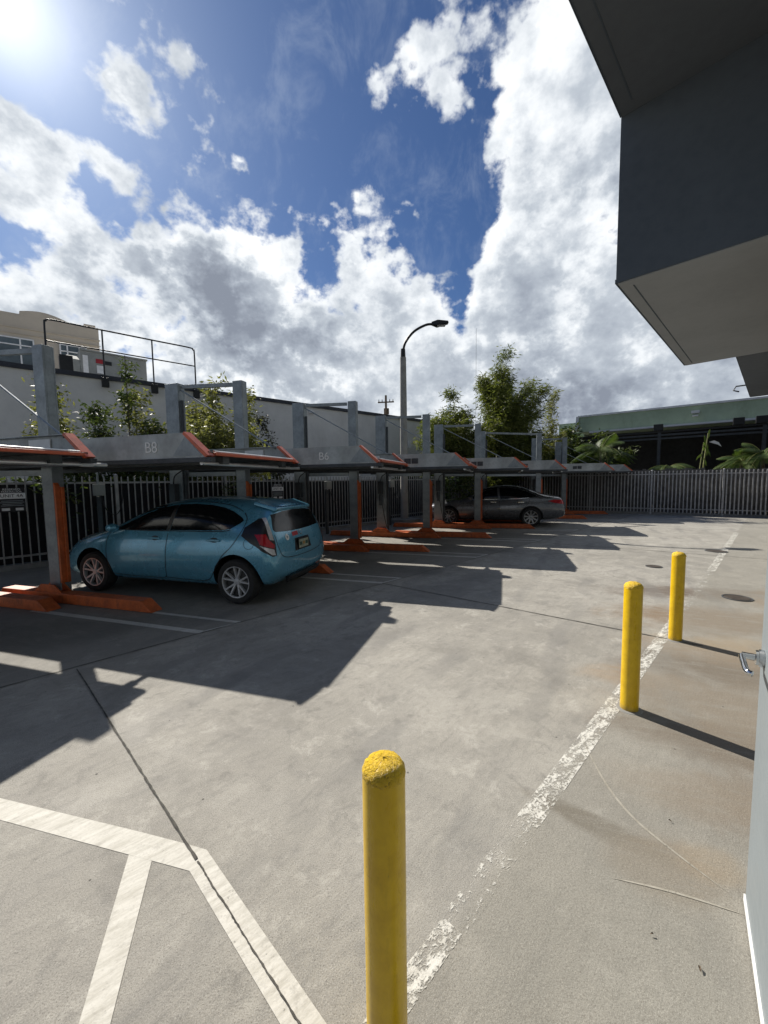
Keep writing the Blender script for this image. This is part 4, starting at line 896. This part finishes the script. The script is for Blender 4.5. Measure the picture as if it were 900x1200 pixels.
# ------------------------------------------------------------------ green-fascia building at the right
gb0 = Vector((12.06, 25.22, 0)); gd = Vector((18.88-12.06, 19.59-25.22, 0)).normalized(); gang = math.atan2(gd.y, gd.x)
t = empty('green_building', gb0, gang, 'low building with faded green fascia and white roof edge beyond the right fence', 'building')
MB().b2(.35, 22, 0, 9, 4.52, 5.44).build('fascia', M['green'], t); MB().b2(.28, 22, -.06, .35, 5.442, 5.54).build('roof_edge', M['white'], t)
MB().b2(-1.3, .3, 1.6, 9, 4.3, 5.35).build('side_fascia', M['green'], t); m = MB(); m.prism([(.12, 4.6), (.30, 4.6), (.34, 5.5), (.18, 5.5)], 'y', -.05, .6); m.build('white_corner_trim', M['white'], t)
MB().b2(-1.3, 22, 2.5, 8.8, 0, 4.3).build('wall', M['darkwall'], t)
m = MB(); m.b2(5.9, 6.25, -.20, -.002, 5.02, 5.16); m.b2(5.95, 6.2, -.2, -.002, 4.86, 4.93); m.build('wall_lamp', M['white'], t)
MB().b2(1.0, 22, -.35, -.002, 4.40, 4.50).build('gutter', M['white'], t)
# dark pergola in front of it
t = empty('pergola', gb0-Vector((-gd.y, gd.x, 0))*1.4, gang, 'dark steel canopy with beams and posts in front of the green building', 'canopy')
MB().b2(0.5, 21, -.35, 1.6, 3.98, 4.06).build('canopy_roof', M['black'], t)
m = MB()
for z in (3.62, 3.80): m.b2(.4, 21, -.42, -.36, z, z+.09)
m.build('front_beam', M['galv_d'], t)
for x in (.6, 4.6, 8.6, 9.1, 12.6, 16.6): MB().b2(x, x+.14, -.40, -.26, 0, 3.98).build('post', M['galv_d'], t)
for x in (4.4, 7.55, 8.35, 12.3): MB().b2(x, x+.42, -.46, -.20, 4.07, 4.42).build('speaker_box', M['black'], t, bevel=.02)  # dark box speakers standing on the canopy roof
# backing hedge mass and dark wall behind the lifts
# ------------------------------------------------------------------ overhanging building at the right
qd = Vector((math.sin(R(135)), math.cos(R(135)), 0)); rd = Vector((math.sin(R(45)), math.cos(R(45)), 0))
def QR(q, r): v = qd*q+rd*r; return v
# local frame: x = q (away from the lot), y = r (along the aisle)
t = empty('modern_building', (0, 0, 0), math.atan2(qd.y, qd.x), 'dark slate modern building with stepped overhanging upper floors above the camera', 'building')
C = Vector((3.24, 5.64, 0)); q0, r0 = C.dot(qd), C.dot(rd); E1 = Vector((7.36, 9.59, 0)); r1 = E1.dot(rd); E2 = Vector((7.92, 9.03, 0)); q2 = E2.dot(qd); E3 = Vector((12.49, 13.5, 0)); r3 = E3.dot(rd)
Z1, Z2 = 4.3, 6.43
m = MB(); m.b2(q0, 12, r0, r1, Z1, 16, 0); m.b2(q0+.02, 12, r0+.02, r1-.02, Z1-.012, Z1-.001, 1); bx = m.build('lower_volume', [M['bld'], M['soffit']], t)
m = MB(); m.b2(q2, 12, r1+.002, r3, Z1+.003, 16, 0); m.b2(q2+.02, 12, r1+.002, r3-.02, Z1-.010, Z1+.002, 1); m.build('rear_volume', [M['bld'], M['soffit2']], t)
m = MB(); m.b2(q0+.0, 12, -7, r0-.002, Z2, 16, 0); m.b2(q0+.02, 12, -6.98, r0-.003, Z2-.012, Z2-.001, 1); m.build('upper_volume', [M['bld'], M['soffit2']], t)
for (z, ya, yb, xa) in ((Z1, r0, r1, q0), (Z2, -7, r0, q0)):
    m = MB(); m.b2(xa-.012, xa-.002, ya, yb, z-.004, z+.05); m.b2(xa+.16, xa+.175, ya+.2, yb-.2, z-.018, z-.0125); m.build('drip_edge', M['bld'], t)
m = MB(); m.b2(-1.55, .95-.8, -6.9, -1.0, 0, Z2-.02); m.build('unseen_back_wall', M['bld'], t)  # unseen wall behind the camera, added to shield the bollard from fill light
m = MB(); m.b2(.16, 11.9, .75, r3-1, 0, Z1-.02); m.build('ground_floor_wall', M['bld'], t)
m = MB(); m.b2(q0+.10, q0+.16, r0+.02, r0+.05, 6.36, 6.42); m.build('sensor', M['whitep'], t)
m = MB(); m.tube([(q2-.02, r3-1.3, 4.5), (q2-.28, r3-1.3, 4.50), (q2-.34, r3-1.3, 4.38), (q2-.2, r3-1.3, 4.32)], .022, 8); m.build('wall_lamp', M['black'], t)
# open door with lever handle
E = Vector((1.358, 1.375, 0)); dd = Vector((1.08-1.34, 1.03-1.37, 0)).normalized()
t = empty('exit_door', E, math.atan2(dd.y, dd.x), 'pale grey steel door standing open at the right edge with a chrome lever handle', 'door')
# local x: from leading edge to hinges, local y: away from the lot (left of view is -y side)
yl = Vector((-dd.y, dd.x, 0)); sgn = 1 if yl.dot(qd) > 0 else -1
MB().b2(0, .92, min(0, sgn*.045), max(0, sgn*.045), .012, 2.12).build('door_leaf', M['door'], t, bevel=.002)
m = MB(); m.b2(.0, .92, min(-sgn*.006, -sgn*.0005), max(-sgn*.006, -sgn*.0005), .010, .035); m.build('door_sweep', M['white'], t)
hz = .985; hx = .065
m = MB(); m.cyl((hx, -sgn*.001, hz), (hx, -sgn*.014, hz), .030, n=28); m.cyl((hx, -sgn*.014, hz), (hx, -sgn*.022, hz), .026, n=28); m.cyl((hx, -sgn*.012, hz), (hx, -sgn*.058, hz), .0115, n=16)
m.tube(cat([(hx, -sgn*.052, hz), (hx+.010, -sgn*.058, hz-.002), (hx+.05, -sgn*.058, hz-.006), (hx+.115, -sgn*.055, hz-.012), (hx+.13, -sgn*.04, hz-.014)], 8), .0095, 12); m.build('lever_handle', M['chrome'], t, smooth=True)
for z in (.25, 1.05, 1.85): MB().cyl((.925, 0, z-.05), (.925, 0, z+.05), .009, n=10).build('hinge', M['chrome'], t)

# ------------------------------------------------------------------ plants
def leaf_mesh(centres, size, asp, n_each, spread, droop=.3, up_bias=0., rng=RNG):
    c = np.repeat(np.asarray(centres, float), n_each, axis=0); n = len(c)
    c = c+rng.normal(0, 1, (n, 3))*spread
    a = rng.normal(0, 1, (n, 3)); a[:, 2] = a[:, 2]*.5-droop+up_bias; a /= np.linalg.norm(a, axis=1)[:, None]
    b = np.cross(a, rng.normal(0, 1, (n, 3))); b /= np.linalg.norm(b, axis=1)[:, None]
    L = size*rng.uniform(.6, 1.3, (n, 1)); w = L*asp/2
    v = np.stack([c, c+a*L*.45+b*w, c+a*L, c+a*L*.45-b*w], 1).reshape(-1, 3); f = np.arange(n*4).reshape(-1, 4)
    return v, f
def mesh_np(name, v, f, mat, parent):
    me = bpy.data.meshes.new(name); me.vertices.add(len(v)); me.vertices.foreach_set('co', v.ravel().astype(np.float32))
    me.loops.add(f.size); me.loops.foreach_set('vertex_index', f.ravel().astype(np.int32)); me.polygons.add(len(f)); me.polygons.foreach_set('loop_start', np.arange(len(f), dtype=np.int32)*4)
    me.update(calc_edges=True); me.validate(); me.materials.append(mat); o = bpy.data.objects.new(name, me); COL.objects.link(o); o.parent = parent; return o
def bamboo(name, x, y, h, rad, nc, label, cat_='bamboo', leafm='leaf_b', dens=5, lsize=.16, asp=.22, lean=(0, 0), start=.25, group=None, cat2=None, spread=.16):
    t = empty(name, (x, y, 0), 0, label, cat_, group); m = MB(); cs = []
    for i in range(nc):
        a = random.uniform(0, 2*math.pi); rr = rad*math.sqrt(random.random()); hh = h*random.uniform(.55, .97)*(1-.18*(rr/max(rad, .01)))
        if i == 0: hh = h; rr = 0
        bx_, by = rr*.35*math.cos(a), rr*.35*math.sin(a); tx, ty = rr*1.35*math.cos(a)+lean[0], rr*1.35*math.sin(a)+lean[1]; pts = []
        for s_ in range(11):
            u = s_/10; pts.append((bx_+(tx-bx_)*u**2.2, by+(ty-by)*u**2.2, hh*(u-.09*u**6)))
        m.tube(pts, [.022*(1-.8*s_/10)+.003 for s_ in range(11)], 5)
        nb = int(dens*hh)
        for q in range(nb):
            u = start+(1-start)*random.random(); j = min(int(u*10), 9); p = Vector(pts[j]).lerp(Vector(pts[j+1]), u*10-j)
            aa = random.uniform(0, 6.28); ln = random.uniform(.15, .75)*(1.25-.75*u)*(.5+rad*.4); dirv = Vector((math.cos(aa), math.sin(aa), random.uniform(-.1, .7)))
            e = p+dirv*ln; m.tube([p, p+dirv*ln*.6, e-Vector((0, 0, .05))], [.007, .005, .003], 3)
            for w in (.35, .6, .8, 1.0): cs.append(tuple(p+dirv*ln*w-Vector((0, 0, .08*w*w))))
    m.build('stems', M['culm'] if leafm != 'leaf_d' else M['bark'], t)
    v, f = leaf_mesh(cs, lsize, asp, 7, spread*.7, .35); mesh_np('foliage', v, f, M[leafm], t); return t
def atpx(px, y_, py=566):  # ground x for an image column at depth y_ (used once for planting positions)
    return (px-450)/F*y_
G1 = 'shrubs and small trees between fence and pale wall'
bamboo('sapling', atpx(68, 9.9), 9.9, 4.35, .35, 3, 'thin pale-leaved sapling against the pale wall beside the tall lift post', 'tree', 'leaf_y', 7, .13, .4, start=.45, group=G1, spread=.2)
bamboo('shrub', atpx(118, 10.4), 10.4, 4.0, .75, 7, 'dark loose shrub in front of the pale wall left of the spindly shoot', 'shrub', 'leaf_d', 8, .13, .35, group=G1, start=.4)
bamboo('spindly_tree', atpx(157, 10.6), 10.6, 5.5, .08, 1, 'spindly tree whose bare tip rises through the guard rail', 'tree', 'leaf_d', 5, .12, .35, start=.25, group=G1, spread=.1)
bamboo('shrub', atpx(165, 11.2), 11.2, 4.6, .7, 7, 'yellow-green shrub under the guard rail end', 'shrub', 'leaf_y', 5, .14, .35, group=G1, start=.62)
bamboo('shrub', atpx(185, 10.6), 10.6, 3.6, .9, 9, 'dense dark green shrub above the B8 platform', 'shrub', 'leaf_d', 9, .14, .35, group=G1, start=.3)
bamboo('bamboo_clump', atpx(255, 11.6), 11.6, 4.9, 1.15, 22, 'bushy yellow-green bamboo between the two tall lift posts', 'bamboo', 'leaf_y', 10, .16, .28, group=G1, start=.3)
bamboo('bamboo_clump', atpx(292, 12.1), 12.1, 4.75, .6, 8, 'small yellow-green bamboo just right of the tall lift post', 'bamboo', 'leaf_y', 8, .16, .28, group=G1, start=.45)
bamboo('vine', atpx(332, 15.5), 15.5, 4.6, .5, 5, 'dry leafy vine against the pale wall right of the bamboo', 'vine', 'leaf_v', 7, .12, .4, group=G1, start=.3, lean=(-.8, 0))
# hedge behind the left fence
for i, (u, lab) in enumerate(((-3.5, 'hedge'), (-1.0, 'hedge'), (1.6, 'hedge'), (4.2, 'hedge'))):
    p = A0+u1*u+Vector((-u1.y, u1.x))*1.1
    bamboo('hedge_shrub', p.x, p.y, 2.55, 1.2, 16, 'low dark hedge bush behind the left picket fence', 'hedge', 'leaf_d', 10, .13, .4, start=.2, group='low hedge bushes behind the left fence')
# bamboo grove in the centre
bamboo('bamboo_clump', atpx(585, 21), 21.0, 9.3, 1.5, 34, 'tallest dense bamboo clump in the centre behind the lifts', 'bamboo', 'leaf_b', 9, .26, .17, start=.16, group='bamboo clumps behind the corner of the lot', spread=.2, lean=(.35, 0))
bamboo('bamboo_clump', atpx(528, 20), 20.0, 6.7, 1.3, 30, 'shorter bamboo clump directly right of the street lamp', 'bamboo', 'leaf_b', 10, .25, .18, start=.2, group='bamboo clumps behind the corner of the lot', spread=.2)
bamboo('bamboo_clump', atpx(636, 23), 23.0, 7.3, .55, 5, 'thin feathery bamboo shoots right of the tallest clump', 'bamboo', 'leaf_y', 7, .2, .24, start=.3, group='bamboo clumps behind the corner of the lot', lean=(.7, 0))
bamboo('bamboo_clump', atpx(612, 22.5), 22.5, 5.6, 1.3, 24, 'low bamboo thicket below the feathery shoots', 'bamboo', 'leaf_b', 11, .22, .24, start=.1, group='bamboo clumps behind the corner of the lot')
for (px, Y, h_, r_, lab) in ((560, 23, 5.0, 1.6, 'dark shrub under the tallest bamboo'), (665, 24, 5.0, 1.8, 'dark bushy shrub left of the green building corner'), (705, 22.6, 4.4, 1.5, 'dark glossy shrub in front of the green building corner'), (500, 19, 2.9, 1.6, 'dark shrub behind the street lamp footing')):
    bamboo('shrub', atpx(px, Y), Y, h_, r_, 22, lab, 'shrub', 'leaf_d', 10, .24, .38, start=.05, group='dark shrubs behind the lot corner', spread=.22)
def palm(x, y, h, nf, L, lab, up=.9):
    t = empty('palm', (x, y, 0), 0, lab, 'palm', 'palms behind the right fence'); MB().tube([(0, 0, 0), (.05, 0, h*.5), (0, .05, h)], [.07, .06, .05], 8).build('trunk', M['bark'], t)
    vs = []; fs = []; m = MB()
    for i in range(nf):
        a = 2*math.pi*i/nf+random.uniform(-.3, .3); el = random.uniform(.25, 1.3)*up; pts = []
        for s_ in range(13):
            u = s_/12; rr = L*(math.cos(el)*u+.12*u*u); z = h+L*(math.sin(el)*u-.75*u*u*math.cos(el)-.12*u*u); pts.append(Vector((rr*math.cos(a), rr*math.sin(a), z)))
        m.tube(pts, [.014*(1-.7*q/12) for q in range(13)], 4)
        for s_ in range(2, 36):
            u = s_/36*12; j = min(int(u), 11); p = pts[j].lerp(pts[j+1], u-j); tdir = (pts[j+1]-pts[j]).normalized(); side = tdir.cross(Vector((0, 0, 1))).normalized()
            ll = L*.34*math.sin(math.pi*(.12+.85*s_/36))
            for sg in (-1, 1):
                dv = (side*sg*.9+tdir*.55-Vector((0, 0, .35))).normalized(); w = tdir*.015; k0 = len(vs)
                vs += [p, p+dv*ll*.5+w-Vector((0, 0, .0)), p+dv*ll-Vector((0, 0, ll*.2)), p+dv*ll*.5-w]; fs.append((k0, k0+1, k0+2, k0+3))
    m.build('frond_stems', M['culm'], t); mesh_np('fronds', np.array([tuple(v) for v in vs]), np.array(fs), M['leaf_p'], t)
palm(atpx(703, 20.2), 20.2, 3.0, 18, 1.6, 'leafy palm spreading above the far corner of the right fence', 1.0)
palm(atpx(783, 18.2), 18.2, 2.1, 14, 1.15, 'short palm with arching fronds just above the middle of the right fence', .6)
palm(atpx(893, 16.9), 16.9, 2.5, 16, 1.35, 'palm at the right edge of the photo above the fence', .9)
palm(atpx(868, 17.6), 17.6, 2.3, 13, 1.15, 'young palm left of the one at the right edge', .9)
# broad-leaved tall plant
t = empty('banana_plant', (atpx(822, 18.0), 18.0, 0), 0, 'upright broad-leaved plant with one white leaf in front of the canopy', 'plant')
m = MB(); m.tube([(0, 0, 0), (.05, 0, 2.2), (.18, 0, 3.6)], [.05, .04, .02], 6); m.tube([(-.15, 0, 0), (-.12, 0, 2.0), (.0, 0, 3.2)], [.04, .03, .015], 6); m.build('stem', M['culm'], t)
vs = []; fs = []
for (bx_, bz, dx, dz, L) in ((.16, 3.3, .25, .9, .75), (.1, 3.1, .1, .95, .7), (.05, 2.8, -.45, .4, .55), (.12, 3.0, -.7, .5, .5), (0, 2.5, .4, -.5, .5), (0, 2.7, -.5, -.4, .5), (.14, 3.2, .05, -.9, .7), (.08, 3.0, .2, -.8, .6)):
    d_ = Vector((dx, random.uniform(-.4, .4), dz)).normalized(); s_ = d_.cross(Vector((.2, 1, .1))).normalized(); p = Vector((bx_, 0, bz)); n0 = len(vs)
    L *= .8; vs += [p, p+d_*L*.3+s_*.05, p+d_*L*.7+s_*.04, p+d_*L-Vector((0, 0, .08)), p+d_*L*.7-s_*.04, p+d_*L*.3-s_*.05]; fs.append(tuple(range(n0, n0+6)))
m = MB(); m.add(vs, fs); m.build('leaves', M['leaf_p'], t)
m = MB(); m.add([(.2, -.05, 3.2), (.4, -.08, 3.27), (.6, -.1, 3.18), (.74, -.1, 2.98), (.56, -.1, 3.08), (.4, -.08, 3.13)], [(0, 1, 2, 3, 4, 5)]); m.build('white_leaf', M['whitep'], t)
# small litter on the slab
for (x, y, a) in ((1.33, 1.73, 2.2), (1.24, 1.16, 1.9), (1.165, 1.07, .4), (.93, 1.27, 0), (1.02, 1.17, 1.2)):
    m = MB(); L = random.uniform(.006, .011); c_, s__ = math.cos(a), math.sin(a)
    pts = [(-L, 0, .006), (-L*.3, -L*.35, .010), (L*.5, -L*.3, .012), (L, 0, .007), (L*.4, L*.35, .013), (-L*.4, L*.3, .009)]
    m.add([(x+p[0]*c_-p[1]*s__, y+p[0]*s__+p[1]*c_, p[2]) for p in pts], [(0, 1, 2, 3, 4, 5)])
    tag(m.build('dead_leaf', M['bark']), 'tiny dry dark leaf lying on the concrete near the open door', 'leaf', 'dry leaves on the concrete')
